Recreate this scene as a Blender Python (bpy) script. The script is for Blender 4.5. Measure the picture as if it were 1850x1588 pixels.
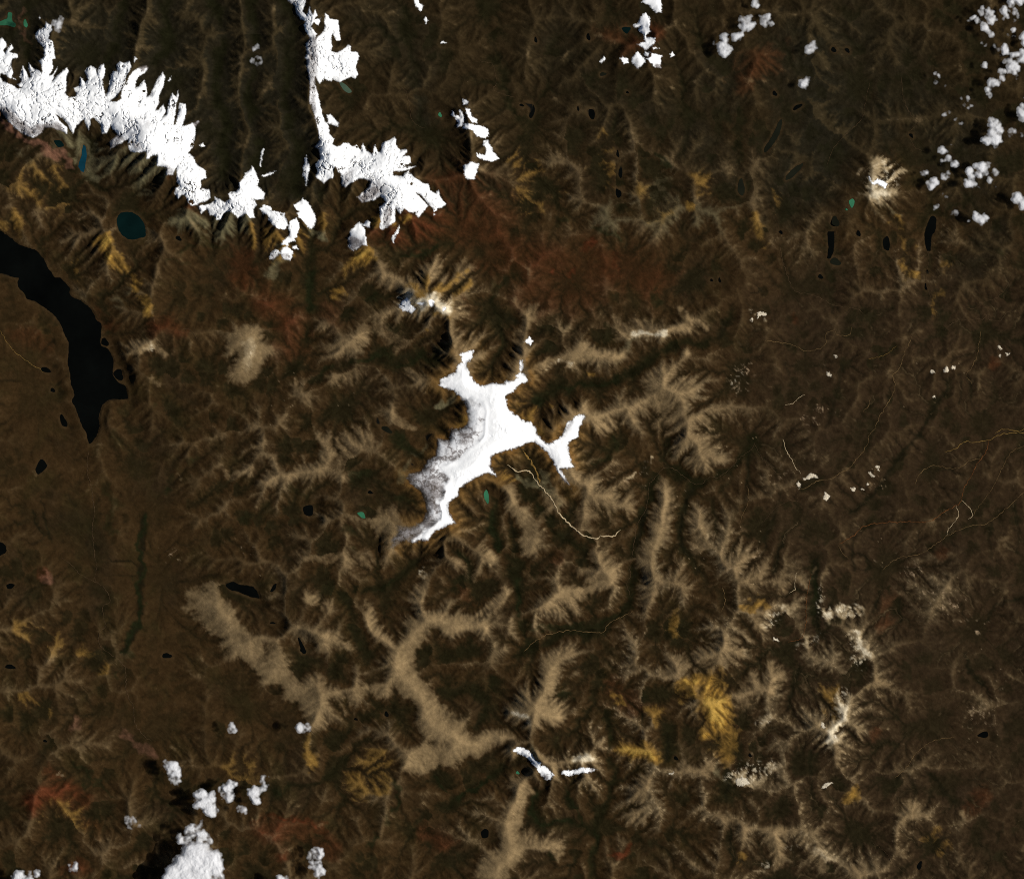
import bpy, math
import numpy as np

# ----------------------------------------------------------------------------
#  High Andes from orbit.  1 unit = 1 km.  Map coordinates are kept in "map
#  cells" of 40 m: east = +X, north = +Y.
# ----------------------------------------------------------------------------
S = 0.04                       # km per map cell
MW, MH = 1850.0, 1588.0        # mapped area in cells
def WX(x): return (np.asarray(x, float) - MW / 2) * S
def WY(y): return (MH / 2 - np.asarray(y, float)) * S

for o in list(bpy.data.objects): bpy.data.objects.remove(o)
scene = bpy.context.scene
COL = scene.collection

# ---- camera -----------------------------------------------------------------
CAM_H = 420.0
cam_d = bpy.data.cameras.new('orbit_camera')
cam = bpy.data.objects.new('orbit_camera', cam_d); COL.objects.link(cam)
cam.location = (0, 0, CAM_H + 0.6)
cam.rotation_euler = (0, 0, 0)
cam_d.sensor_width = 36.0
cam_d.lens = 36.0 * CAM_H / (MW * S)
cam_d.clip_start = 1.0
cam_d.clip_end = 3000.0
scene.camera = cam

# ---- light ------------------------------------------------------------------
SUN_EL, SUN_AZ = math.radians(41), math.radians(92)      # azimuth from north, clockwise
world = bpy.data.worlds.new('World'); scene.world = world
world.use_nodes = True
wn = world.node_tree.nodes; wn.clear()
wo = wn.new('ShaderNodeOutputWorld'); wb = wn.new('ShaderNodeBackground'); ws = wn.new('ShaderNodeTexSky')
ws.sky_type = 'NISHITA'; ws.sun_disc = False
ws.sun_elevation = SUN_EL; ws.sun_rotation = SUN_AZ
ws.altitude = 5000
wb.inputs['Strength'].default_value = 0.05
world.node_tree.links.new(ws.outputs[0], wb.inputs[0]); world.node_tree.links.new(wb.outputs[0], wo.inputs[0])
sun_d = bpy.data.lights.new('sun', 'SUN'); sun_d.energy = 5.0; sun_d.angle = math.radians(0.53)
sun_d.color = (1.0, 0.965, 0.90)
sun = bpy.data.objects.new('sun', sun_d); COL.objects.link(sun)
sun.location = (60, 0, 80)
sun.rotation_euler = (math.pi / 2 - SUN_EL, 0, math.pi - SUN_AZ)
vs = scene.view_settings
vs.view_transform = 'Standard'; vs.look = 'None'; vs.exposure = 0.0; vs.gamma = 1.0
vs.use_curve_mapping = False
scene.cycles.max_bounces = 4
scene.cycles.diffuse_bounces = 2
scene.cycles.transparent_max_bounces = 16
scene.cycles.use_denoising = False
scene.cycles.filter_width = 1.0

# ----------------------------------------------------------------------------
#  numeric helpers
# ----------------------------------------------------------------------------
_perm = np.random.default_rng(7).permutation(256).astype(np.int32)
_ang = np.random.default_rng(8).random(256) * 2 * np.pi
_GX, _GY = np.cos(_ang).astype(np.float32), np.sin(_ang).astype(np.float32)

def perlin(x, y, seed=0):
    x = np.asarray(x, np.float32) + np.float32(seed * 37.17 % 211); y = np.asarray(y, np.float32) + np.float32(seed * 91.7 % 197)
    xi = np.floor(x).astype(np.int32); yi = np.floor(y).astype(np.int32)
    xf = x - xi; yf = y - yi
    xi &= 255; yi &= 255
    u = xf * xf * xf * (xf * (xf * 6 - 15) + 10); v = yf * yf * yf * (yf * (yf * 6 - 15) + 10)
    x1 = (xi + 1) & 255; y1 = (yi + 1) & 255
    def g(a, b, dx, dy):
        h = _perm[(_perm[a] + b) & 255]
        return _GX[h] * dx + _GY[h] * dy
    a = g(xi, yi, xf, yf); b = g(x1, yi, xf - 1, yf)
    c = g(xi, y1, xf, yf - 1); d = g(x1, y1, xf - 1, yf - 1)
    p = a + u * (b - a); q = c + u * (d - c)
    return (p + v * (q - p)) * 1.5

def fbm(x, y, scale, octv=4, seed=0, gain=0.5):
    r = 0; amp = 1.0; tot = 0
    for i in range(octv):
        r = r + amp * perlin(x / scale, y / scale, seed + i * 3); tot += amp
        amp *= gain; scale *= 0.5
    return r / tot

def sstep(a, b, x):
    t = np.clip((x - a) / (b - a), 0, 1)
    return t * t * (3 - 2 * t)

def blur(a, n):
    """box blur of radius n, twice"""
    for _ in range(2):
        for ax in (0, 1):
            p = [(0, 0), (0, 0)]; p[ax] = (n + 1, n)
            c = np.cumsum(np.pad(a, p, mode='edge'), axis=ax, dtype=np.float64)
            if ax == 0: a = (c[2 * n + 1:] - c[:-2 * n - 1]) / (2 * n + 1)
            else: a = (c[:, 2 * n + 1:] - c[:, :-2 * n - 1]) / (2 * n + 1)
    return a.astype(np.float32)

def seg_dist(px, py, pts, closed=False):
    pts = np.asarray(pts, np.float32)
    if len(pts) == 1: return np.hypot(px - pts[0, 0], py - pts[0, 1])
    d2 = np.full(px.shape, 1e12, np.float32)
    n = len(pts)
    for i in range(n if closed else n - 1):
        ax, ay = pts[i]; bx, by = pts[(i + 1) % n]
        vx, vy = bx - ax, by - ay
        L = vx * vx + vy * vy + 1e-9
        t = np.clip(((px - ax) * vx + (py - ay) * vy) / L, 0, 1)
        d2 = np.minimum(d2, (px - ax - t * vx) ** 2 + (py - ay - t * vy) ** 2)
    return np.sqrt(d2)

def poly_sdf(px, py, pts):
    pts = np.asarray(pts, np.float32)
    d = seg_dist(px, py, pts, True)
    ins = np.zeros(px.shape, bool)
    n = len(pts)
    for i in range(n):
        ax, ay = pts[i]; bx, by = pts[(i + 1) % n]
        if ay == by: continue
        c = ((ay > py) != (by > py)) & (px < (bx - ax) * (py - ay) / (by - ay) + ax)
        ins ^= c
    return np.where(ins, d, -d)

def T(ox, oy, s, *flat):
    """points read off an enlarged map sheet with its corner at ox, oy"""
    a = np.asarray(flat, float).reshape(-1, 2)
    return np.stack([ox + a[:, 0] * s, oy + a[:, 1] * s], 1)
Z = 470 / 1850.0; ZB = 470 / 1786.0
def A00(*f): return T(0, 0, Z, *f)
def A10(*f): return T(460, 0, Z, *f)
def A20(*f): return T(920, 0, Z, *f)
def A30(*f): return T(1380, 0, Z, *f)
def A01(*f): return T(0, 390, Z, *f)
def A11(*f): return T(460, 390, Z, *f)
def A21(*f): return T(920, 390, Z, *f)
def A31(*f): return T(1380, 390, Z, *f)
def A02(*f): return T(0, 780, Z, *f)
def A12(*f): return T(460, 780, Z, *f)
def A22(*f): return T(920, 780, Z, *f)
def A32(*f): return T(1380, 780, Z, *f)
def A03(*f): return T(0, 1170, ZB, *f)
def A13(*f): return T(460, 1170, ZB, *f)
def A23(*f): return T(920, 1170, ZB, *f)
def A33(*f): return T(1380, 1170, ZB, *f)
def Q(*f): return T(700, 600, 400 / 1588.0, *f)
def N(*f): return T(470, 220, 360 / 1850.0, *f)
def C3(*f): return T(1620, 0, 230 / 1826.0, *f)
def C4(*f): return T(1620, 200, 230 / 1660.0, *f)
def C5(*f): return T(250, 1280, 320 / 1650.0, *f)

# ----------------------------------------------------------------------------
#  MAP DATA : ice, lakes, streams
# ----------------------------------------------------------------------------
ICE_RANGE = A00(-500,280, 0,300, 25,275, 50,310, 60,345, 30,365, 45,390, 90,320, 105,355, 75,380, 135,395, 140,425, 100,430, 90,470, 110,530, 100,560,
 130,580, 80,568, 60,545, 20,535, 15,560, 40,590, 100,618, 150,650, 170,640, 140,615, 170,600, 155,560, 175,480, 200,520, 220,570, 240,560,
 215,500, 215,455, 250,500, 285,510, 320,530, 310,480, 290,450, 330,420, 325,350, 280,310, 260,265, 285,220, 330,210, 340,170, 380,195,
 385,230, 365,255, 360,290, 390,310, 400,370, 405,430, 385,440, 390,500, 360,550, 385,545, 425,485, 400,540, 385,590, 430,540, 485,490,
 500,510, 485,560, 490,650, 480,680, 515,710, 560,700, 540,640, 580,620, 580,560, 600,570, 615,600, 635,580, 615,520, 630,490, 655,475,
 690,500, 700,540, 715,480, 745,465, 755,500, 755,550, 740,580, 755,660, 770,700, 785,660, 790,590, 810,520, 840,520, 840,470, 860,450,
 890,460, 930,445, 945,480, 935,520, 905,560, 900,620, 850,690, 800,740, 850,740, 880,720, 880,660, 910,600, 950,530, 1000,490, 1050,470,
 1062,490, 1040,530, 1000,550, 975,590, 975,640, 1000,620, 1030,580, 1050,620, 1055,700, 1080,690, 1120,580, 1165,520, 1180,560, 1170,620,
 1140,690, 1140,740, 1115,800, 1140,790, 1170,750, 1190,800, 1170,850, 1195,830, 1210,720, 1235,670, 1260,700, 1275,650, 1278,690, 1260,760,
 1250,900, 1265,900, 1285,740, 1330,750, 1335,820, 1305,910, 1340,900, 1420,870, 1430,880, 1395,910, 1400,960, 1380,1060, 1350,1100,
 1390,1130, 1410,1180, 1475,1225, 1480,1275, 1445,1290, 1440,1350, 1500,1360, 1510,1420, 1480,1440, 1440,1450, 1410,1470, 1370,1475,
 1345,1440, 1330,1390, 1300,1400, 1280,1430, 1255,1390, 1265,1350, 1290,1340, 1270,1300, 1275,1260, 1270,1200, 1250,1260, 1190,1260,
 1200,1210, 1130,1190, 1140,1120, 1100,1120, 1060,1150, 1060,1090, 1000,1100, 940,1090, 925,1040, 930,1000, 880,1030, 800,1070, 790,1020,
 850,970, 810,930, 800,900, 770,960, 735,960, 730,900, 680,850, 660,860, 655,900, 640,935, 610,860, 560,900, 530,960, 490,890, 470,860,
 410,825, 450,880, 490,920, 490,965, 440,940, 380,920, 330,920, 310,960, 250,990, 190,970, 120,920, 60,860, 20,800, 0,790, -500,500)
ICE_CRESCENT = np.concatenate([A00(1420,1475, 1440,1530, 1480,1490, 1500,1540, 1530,1540, 1550,1570, 1580,1570, 1600,1530, 1640,1510, 1680,1540,
 1700,1560, 1760,1530, 1790,1560, 1820,1555), A10(0,1500, 30,1470, 10,1430, 75,1430, 80,1380, 30,1330, 40,1290, 0,1200),
 A00(1800,1190, 1785,1220, 1750,1240, 1740,1280, 1710,1310, 1710,1350, 1690,1375, 1650,1380, 1640,1390, 1650,1430, 1610,1450, 1560,1420,
 1540,1410, 1540,1440, 1500,1460)])
ICE_EAST = np.concatenate([A10(200,-300, 240,0, 375,0, 370,40, 350,100, 380,130, 400,70, 420,130, 440,90, 455,130, 430,160, 480,150, 460,200, 430,180,
 410,210, 450,260, 440,300, 470,270, 500,240, 510,110, 545,150, 600,160, 610,240, 620,300, 590,310, 560,260, 550,300, 560,340, 555,380,
 600,390, 650,360, 670,335, 690,345, 690,385, 740,385, 750,415, 735,450, 725,500, 740,545, 720,570, 690,560, 640,580, 610,600, 560,570,
 550,590, 500,580, 470,610, 450,590, 440,560, 435,600, 455,670, 470,740, 490,830, 510,880, 530,900, 540,970, 575,1000, 560,1040,
 600,1060, 640,1030, 680,1030, 700,1060, 730,1040, 760,1080, 775,1030, 800,1080, 840,1110, 860,1040, 880,1090, 900,1090, 910,1030,
 950,1010, 1000,985, 1010,1000, 1010,1040, 1040,1075, 1085,1070, 1090,1090, 1060,1120, 1110,1120, 1115,1170, 1090,1180, 1060,1200,
 1150,1190, 1100,1215, 1050,1230, 990,1225, 990,1262, 1055,1262, 1100,1222, 1130,1260, 1150,1280, 1200,1310, 1240,1320, 1250,1360, 1290,1380, 1310,1360, 1320,1400,
 1340,1430, 1365,1460, 1330,1480, 1300,1490, 1290,1530, 1275,1540, 1270,1490, 1230,1450, 1180,1390, 1150,1380, 1200,1430, 1235,1470,
 1190,1530, 1170,1555, 1140,1520, 1100,1520, 1070,1490, 1040,1530, 1005,1490),
 N(1260,850, 1258,940, 1180,990, 1140,1020, 1120,1000, 1120,880, 1110,810, 1170,760, 1160,730, 1120,710, 1060,740, 940,760, 905,715, 980,650,
 1020,620, 1030,570, 980,550, 930,545, 860,580, 800,625, 765,610, 760,500, 740,490, 710,430, 690,460, 685,540, 640,550, 600,590, 570,560,
 525,530, 540,480, 525,410, 570,360, 550,280, 515,250, 560,190, 550,110),
 A10(440,870, 420,800, 395,740, 400,650, 395,590, 385,520, 375,490, 380,440, 365,430, 380,400, 370,330, 400,290, 370,240, 355,200, 370,170,
 330,150, 300,110, 290,60, 240,20, 150,-300)])
CAP = Q(525,150, 570,145, 620,130, 612,180, 590,215, 570,225, 575,260, 600,310, 630,360, 670,385, 710,385, 750,365, 800,370, 845,375, 850,340,
 880,360, 930,330, 915,310, 950,290, 945,260, 945,210, 965,205, 975,245, 965,290, 1000,330, 1005,360, 960,370, 930,400, 900,440, 880,440,
 850,470, 865,540, 880,570, 940,600, 960,630, 1020,640, 1060,680, 1075,730, 1120,780, 1160,800, 1220,770, 1250,740, 1270,690, 1290,640,
 1340,610, 1390,580, 1420,600, 1400,640, 1375,690, 1370,750, 1300,790, 1300,850, 1320,930, 1340,970, 1280,985, 1240,980, 1300,1080,
 1320,1120, 1240,1040, 1210,980, 1180,920, 1140,860, 1100,830, 1050,790, 1000,800, 940,830, 870,850, 800,870, 750,890, 740,950, 770,1000,
 790,1040, 720,1010, 650,1040, 580,1080, 520,1120, 515,1170, 470,1200, 430,1230, 440,1300, 500,1370, 440,1380, 380,1410, 330,1430,
 290,1500, 240,1480, 190,1490, 250,1450, 340,1390, 390,1340, 400,1290, 370,1250, 370,1200, 420,1200, 430,1140, 410,1100, 450,1080,
 440,1040, 400,1000, 360,960, 430,950, 480,930, 520,890, 560,850, 610,820, 650,790, 690,750, 690,680, 690,620, 700,570, 690,510, 620,480,
 560,465, 510,450, 480,420, 400,400, 370,380, 380,340, 440,310, 490,290, 500,240, 540,220, 525,180)
CAP_MARGIN = Q(560,470, 690,510, 730,570, 720,640, 710,740, 670,790, 630,820, 540,890, 450,950, 380,970, 440,1050, 420,1100, 400,1200,
 390,1250, 400,1330, 300,1400, 200,1470, 110,1500, 50,1550, 10,1560, 30,1520, 20,1480, 70,1430, 60,1380, 180,1390, 250,1350, 280,1290,
 270,1230, 240,1150, 160,1080, 135,1045, 160,1010, 240,990, 290,920, 340,880, 355,820, 350,760, 440,770, 450,690, 510,690, 550,680,
 575,640, 570,580)
# name, label, category, group, polygons, thickness km, edge roughness, rock-window threshold
SN = 'small snowfields of the ice range'
ICE = [
 ('glacier', 'long white comb-toothed glacier along the mountain crest running in from the west edge', 'glacier', 'glaciers', [ICE_RANGE], .16, 2.2, .30),
 ('glacier', 'white crescent-shaped glacier curling round a dark cirque at the range end', 'glacier', 'glaciers', [ICE_CRESCENT], .12, 2.6, .34),
 ('glacier', 'big white glacier with a thin north arm and broad grey-tipped lobes', 'glacier', 'glaciers', [ICE_EAST], .16, 2.2, .33),
 ('glacier', 'white oblong hanging glacier with ragged west edge, south-east of the crescent', 'glacier', SN, [N(5,820, 50,785, 100,800, 130,840, 180,850, 240,860, 245,900, 270,970, 230,1015, 170,1000, 100,940, 80,880, 30,860)], .08, 2.4, .42),
 ('glacier', 'smooth white teardrop glacier beside the ochre slope below the crest', 'glacier', SN, [N(320,780, 370,760, 400,720, 440,745, 480,800, 520,880, 520,950, 485,1005, 450,990, 410,930, 370,900, 350,860, 370,850, 340,810)], .09, 1.6, .6),
 ('snowfield', 'narrow white snowfield stepping down between two small glaciers', 'snowfield', SN, [N(280,940, 340,900, 375,950, 365,1010, 350,1070, 330,1120, 280,1130, 270,1160, 220,1150, 200,1150, 230,1100, 270,1070)], .06, 2.6, .38),
 ('snowfield', 'southernmost round speckled snowfield of the crest group', 'snowfield', SN, [N(195,1210, 220,1170, 260,1165, 310,1210, 305,1260, 270,1290, 220,1290, 200,1250, 190,1240, 140,1280, 90,1280, 100,1220, 150,1190, 180,1200)], .06, 2.6, .3),
 ('snowfield', 'tiny snowfield flake just north-east of the round speckled snowfield', 'snowfield', SN, [N(300,1160, 340,1150, 360,1190, 310,1190)], .04, 1.2, .9),
 ('ice_cap', 'small white bell-shaped ice cap with grey foot above the yellow ochre rock', 'ice cap', SN, [N(890,970, 930,940, 980,1010, 990,1090, 995,1160, 960,1155, 870,1210, 830,1180, 815,1110, 840,1030), N(960,960, 1000,920, 1030,940, 1025,990, 985,985, 945,975)], .09, 1.4, .6),
 ('snowfield', 'thin white snow sliver on an orange ridge below the grey-tipped tongue', 'snowfield', SN, [N(1295,970, 1300,1000, 1285,1040, 1262,1060, 1245,1135, 1230,1110, 1228,1065, 1262,1040, 1285,1000)], .05, 1.2, .9),
 ('snowfield', 'white wedge of snow just east of the thin north arm', 'snowfield', SN, [A10(520,835, 545,825, 605,890, 600,915, 525,885)], .06, 1.2, .9),
 ('snowfield', 'topmost white triangle of the north-eastern snow chain', 'snowfield', 'north-eastern snow chain', [A10(1475,715, 1500,715, 1525,735, 1520,755, 1485,755)], .05, 1.2, .9),
 ('snowfield', 'ragged white snowfield at the west side of the north-eastern snow chain', 'snowfield', 'north-eastern snow chain', [A10(1450,790, 1470,800, 1495,835, 1492,868, 1472,910, 1440,915, 1445,880, 1425,850, 1400,825, 1410,800, 1430,830, 1465,835)], .06, 1.6, .5),
 ('snowfield', 'slender slanting snowfield on the east side of the north-eastern snow chain', 'snowfield', 'north-eastern snow chain', [A10(1500,780, 1530,790, 1545,830, 1585,860, 1580,890, 1540,875, 1510,830)], .06, 1.5, .9),
 ('snowfield', 'widest white snowfield in the middle of the north-eastern snow chain', 'snowfield', 'north-eastern snow chain', [A10(1490,890, 1550,895, 1620,905, 1665,930, 1665,980, 1640,995, 1580,980, 1550,940, 1480,920)], .07, 2.0, .6),
 ('snowfield', 'boot-shaped snowfield at the lower end of the north-eastern snow chain', 'snowfield', 'north-eastern snow chain', [A10(1630,1010, 1660,1000, 1700,1090, 1740,1135, 1690,1155, 1640,1150, 1590,1130, 1580,1105, 1640,1110, 1650,1060, 1620,1040)], .07, 1.8, .6),
 ('ice_cap', 'isolated square white ice cap south of the snow chain', 'ice cap', 'north-eastern snow chain', [A10(1485,1190, 1540,1165, 1595,1175, 1585,1230, 1560,1290, 1500,1280, 1490,1240)], .08, 1.4, .9),
 ('snowfield', 'narrow white snowfield cut by the top edge, above the snow chain', 'snowfield', SN, [A10(1130,-60, 1175,-60, 1175,30, 1200,50, 1195,85, 1175,85, 1140,45)], .06, 1.6, .7),
 ('snowfield', 'tiny snow fleck below the narrow snowfield at the top edge', 'snowfield', SN, [A10(1215,125, 1240,150, 1220,178, 1208,150)], .04, 1.0, .9),
 ('snowfield', 'lone snow speck with green tarn near the northern ridge', 'snowfield', SN, [A10(1325,318, 1345,300, 1368,312, 1350,322)], .04, 1.0, .9),
 ('glacier', 'white glacier touching the top edge, head of the northern ice chain', 'glacier', 'northern ice chain', [A20(940,30, 970,-60, 1060,-60, 1080,50, 1080,105, 1040,100, 1000,60)], .08, 1.8, .5),
 ('glacier', 'wasp-waisted white glacier in the middle of the northern ice chain', 'glacier', 'northern ice chain', [A20(925,140, 965,100, 1000,150, 990,200, 1000,240, 975,260, 970,280, 1030,285, 1030,330, 970,370, 905,330, 960,310, 950,260, 915,230, 930,200, 885,210, 880,190, 915,175)], .09, 1.8, .5),
 ('glacier', 'white shield-shaped glacier with grey south tip in the northern ice chain', 'glacier', 'northern ice chain', [A20(870,420, 910,375, 950,420, 970,450, 910,505, 865,450)], .07, 1.6, .6),
 ('glacier', 'white fan glacier with smudged foot, east of the shield-shaped one', 'glacier', 'northern ice chain', [A20(970,430, 1000,420, 1010,390, 1080,405, 1075,460, 1080,500, 1030,490, 990,450)], .07, 1.8, .6),
 ('snowfield', 'small snow patch between the shield-shaped and wasp-waisted glaciers', 'snowfield', 'northern ice chain', [A20(960,380, 1000,390, 985,420, 955,405)], .05, 1.2, .9),
 ('snowfield', 'small ring-like snow patch west of the shield-shaped glacier', 'snowfield', 'northern ice chain', [A20(800,415, 840,430, 845,460, 815,468, 780,430)], .05, 1.4, .5),
 ('snowfield', 'westernmost snow fleck of the northern ice chain', 'snowfield', 'northern ice chain', [A20(672,412, 688,430, 655,456, 640,446)], .05, 1.2, .9),
 ('snowfield', 'easternmost snow fleck of the northern ice chain', 'snowfield', 'northern ice chain', [A20(1155,380, 1172,408, 1145,418, 1138,400)], .05, 1.2, .9),
 ('snowfield', 'thin white snow sliver at the foot of the wasp-waisted glacier', 'snowfield', 'northern ice chain', [A20(1010,345, 1065,360, 1020,368)], .04, 1.2, .9),
 ('ice_cap', 'little white summit ice cap ringed by pale yellow rock in the north-east', 'ice cap', None, [A30(735,1262, 750,1270, 762,1300, 800,1280, 840,1290, 870,1315, 855,1345, 800,1320, 760,1322)], .07, 1.4, .9),
 ('snowfield', 'white snow cluster on pale rock north of the great ice cap', 'snowfield', 'snow north of the great ice cap', [A11(1030,640, 1060,600, 1090,590, 1120,640, 1150,665, 1120,700, 1080,690, 1040,670)], .06, 2.4, .36),
 ('snowfield', 'small snow patch on ochre rock east of the white snow cluster', 'snowfield', 'snow north of the great ice cap', [A11(1240,610, 1265,600, 1282,620, 1280,648, 1250,652)], .05, 1.6, .5),
 ('snowfield', 'faint snow streak between the white cluster and the small ochre patch', 'snowfield', 'snow north of the great ice cap', [A11(1155,630, 1185,618, 1215,620, 1200,645)], .04, 1.6, .3),
 ('snowfield', 'snow speck at the east end of the ochre crest', 'snowfield', 'snow north of the great ice cap', [A11(1335,655, 1365,655, 1360,680, 1340,690)], .04, 1.4, .5),
 ('snowfield', 'isolated white snow patch north-east of the great ice cap', 'snowfield', 'snow north of the great ice cap', [Q(980,72, 1020,35, 1045,65, 1025,95, 1000,80)], .06, 1.4, .9),
 ('glacier', 'white slanting glacier on the southern massif, west of the pale notch', 'glacier', 'southern massif ice', [A23(20,700, 50,670, 100,680, 140,700, 180,760, 220,780, 290,840, 310,860, 280,900, 240,900, 200,840, 170,800, 130,750, 60,720)], .08, 2.4, .34),
 ('glacier', 'white feathered glacier on the southern massif, east of the pale notch', 'glacier', 'southern massif ice', [A23(355,862, 370,832, 430,832, 500,812, 560,820, 600,832, 560,848, 480,855, 400,872)], .07, 2.6, .3),
 ('snowfield', 'tiny snow fleck just north of the comb-toothed glacier, by the grey valley', 'snowfield', SN, [A00(962,408, 985,430, 966,456)], .04, 1.0, .9),
 ('snowfield', 'tiny snow fleck beside the last tall tooth of the comb-toothed glacier', 'snowfield', SN, [A00(1198,585, 1224,550, 1222,578)], .04, 1.0, .9),
 ('snowfield', 'tiny snow fleck on the dark slope north of the crescent glacier', 'snowfield', SN, [A00(1430,1040, 1450,1028, 1466,1048, 1440,1055)], .04, 1.0, .9),
 ('snowfield', 'tiny snow fleck above the north-west tooth near the green lake', 'snowfield', SN, [A00(284,138, 292,128, 302,142, 292,150)], .04, 1.0, .9),
 ('snowfield', 'thin snow streak in the dark valley east of the crescent glacier', 'snowfield', SN, [A10(40,1190, 58,1075, 78,1060, 62,1120, 50,1195)], .04, 1.5, .25),
 ('snowfield', 'faint slanting snow streak pointing to the crescent glacier tip', 'snowfield', SN, [A10(55,1262, 110,1236, 158,1226, 120,1252, 70,1270)], .04, 1.5, .22),
 ('snowfield', 'speckled snow dusting on the steep wall west of the big lobed glacier', 'snowfield', SN, [A10(345,1255, 365,1150, 375,1110, 400,1210, 375,1330, 362,1275)], .04, 3.0, .08),
]

BLK, TEAL, GRN, BLUE, GREY, DGRN = 'black', 'teal', 'green', 'blue', 'grey', 'darkgreen'
def ell(c, rx, ry, ang=0, n=12, k=0):
    a = np.linspace(0, 2 * np.pi, n, endpoint=False)
    r = 1 + .16 * np.sin(2 * a + k) + .12 * np.sin(3 * a + 1.7 * k)
    x, y = rx * r * np.cos(a), ry * r * np.sin(a)
    t = math.radians(ang); c = np.asarray(c).reshape(-1)
    return np.stack([c[0] + x * math.cos(t) - y * math.sin(t), c[1] + x * math.sin(t) + y * math.cos(t)], 1)
def E(f, x, y, rx, ry, ang=0, k=0):
    p = f(x, y); q = Z if f not in (A03, A13, A23, A33) else ZB
    return ell(p, rx * q, ry * q, ang, k=k)
BIG_LAKE = np.concatenate([A01(-500,40, -200,60, 0,105, 40,130, 70,150, 110,185, 140,205, 190,225, 255,245, 290,280, 325,330, 345,375, 370,405, 390,440, 425,440, 460,470,
 500,520, 495,550, 520,580, 560,595, 610,630, 645,660, 670,700, 690,745, 725,770, 720,840, 718,920, 760,940, 790,980, 810,1030, 805,1100,
 810,1140, 850,1190, 890,1205, 905,1250, 910,1300, 850,1305, 780,1310, 735,1340, 715,1390, 705,1440, 710,1500, 690,1560),
 A02(690,30, 660,70, 640,85, 625,50, 620,10), A01(610,1530, 590,1500, 560,1420, 540,1370, 515,1320, 530,1280, 525,1240, 510,1200, 500,1110,
 485,1050, 490,980, 490,900, 460,840, 440,780, 380,700, 300,640, 250,610, 190,590, 180,560, 135,510, 130,470, 136,445, 80,435, 0,410, -500,380)])
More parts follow.
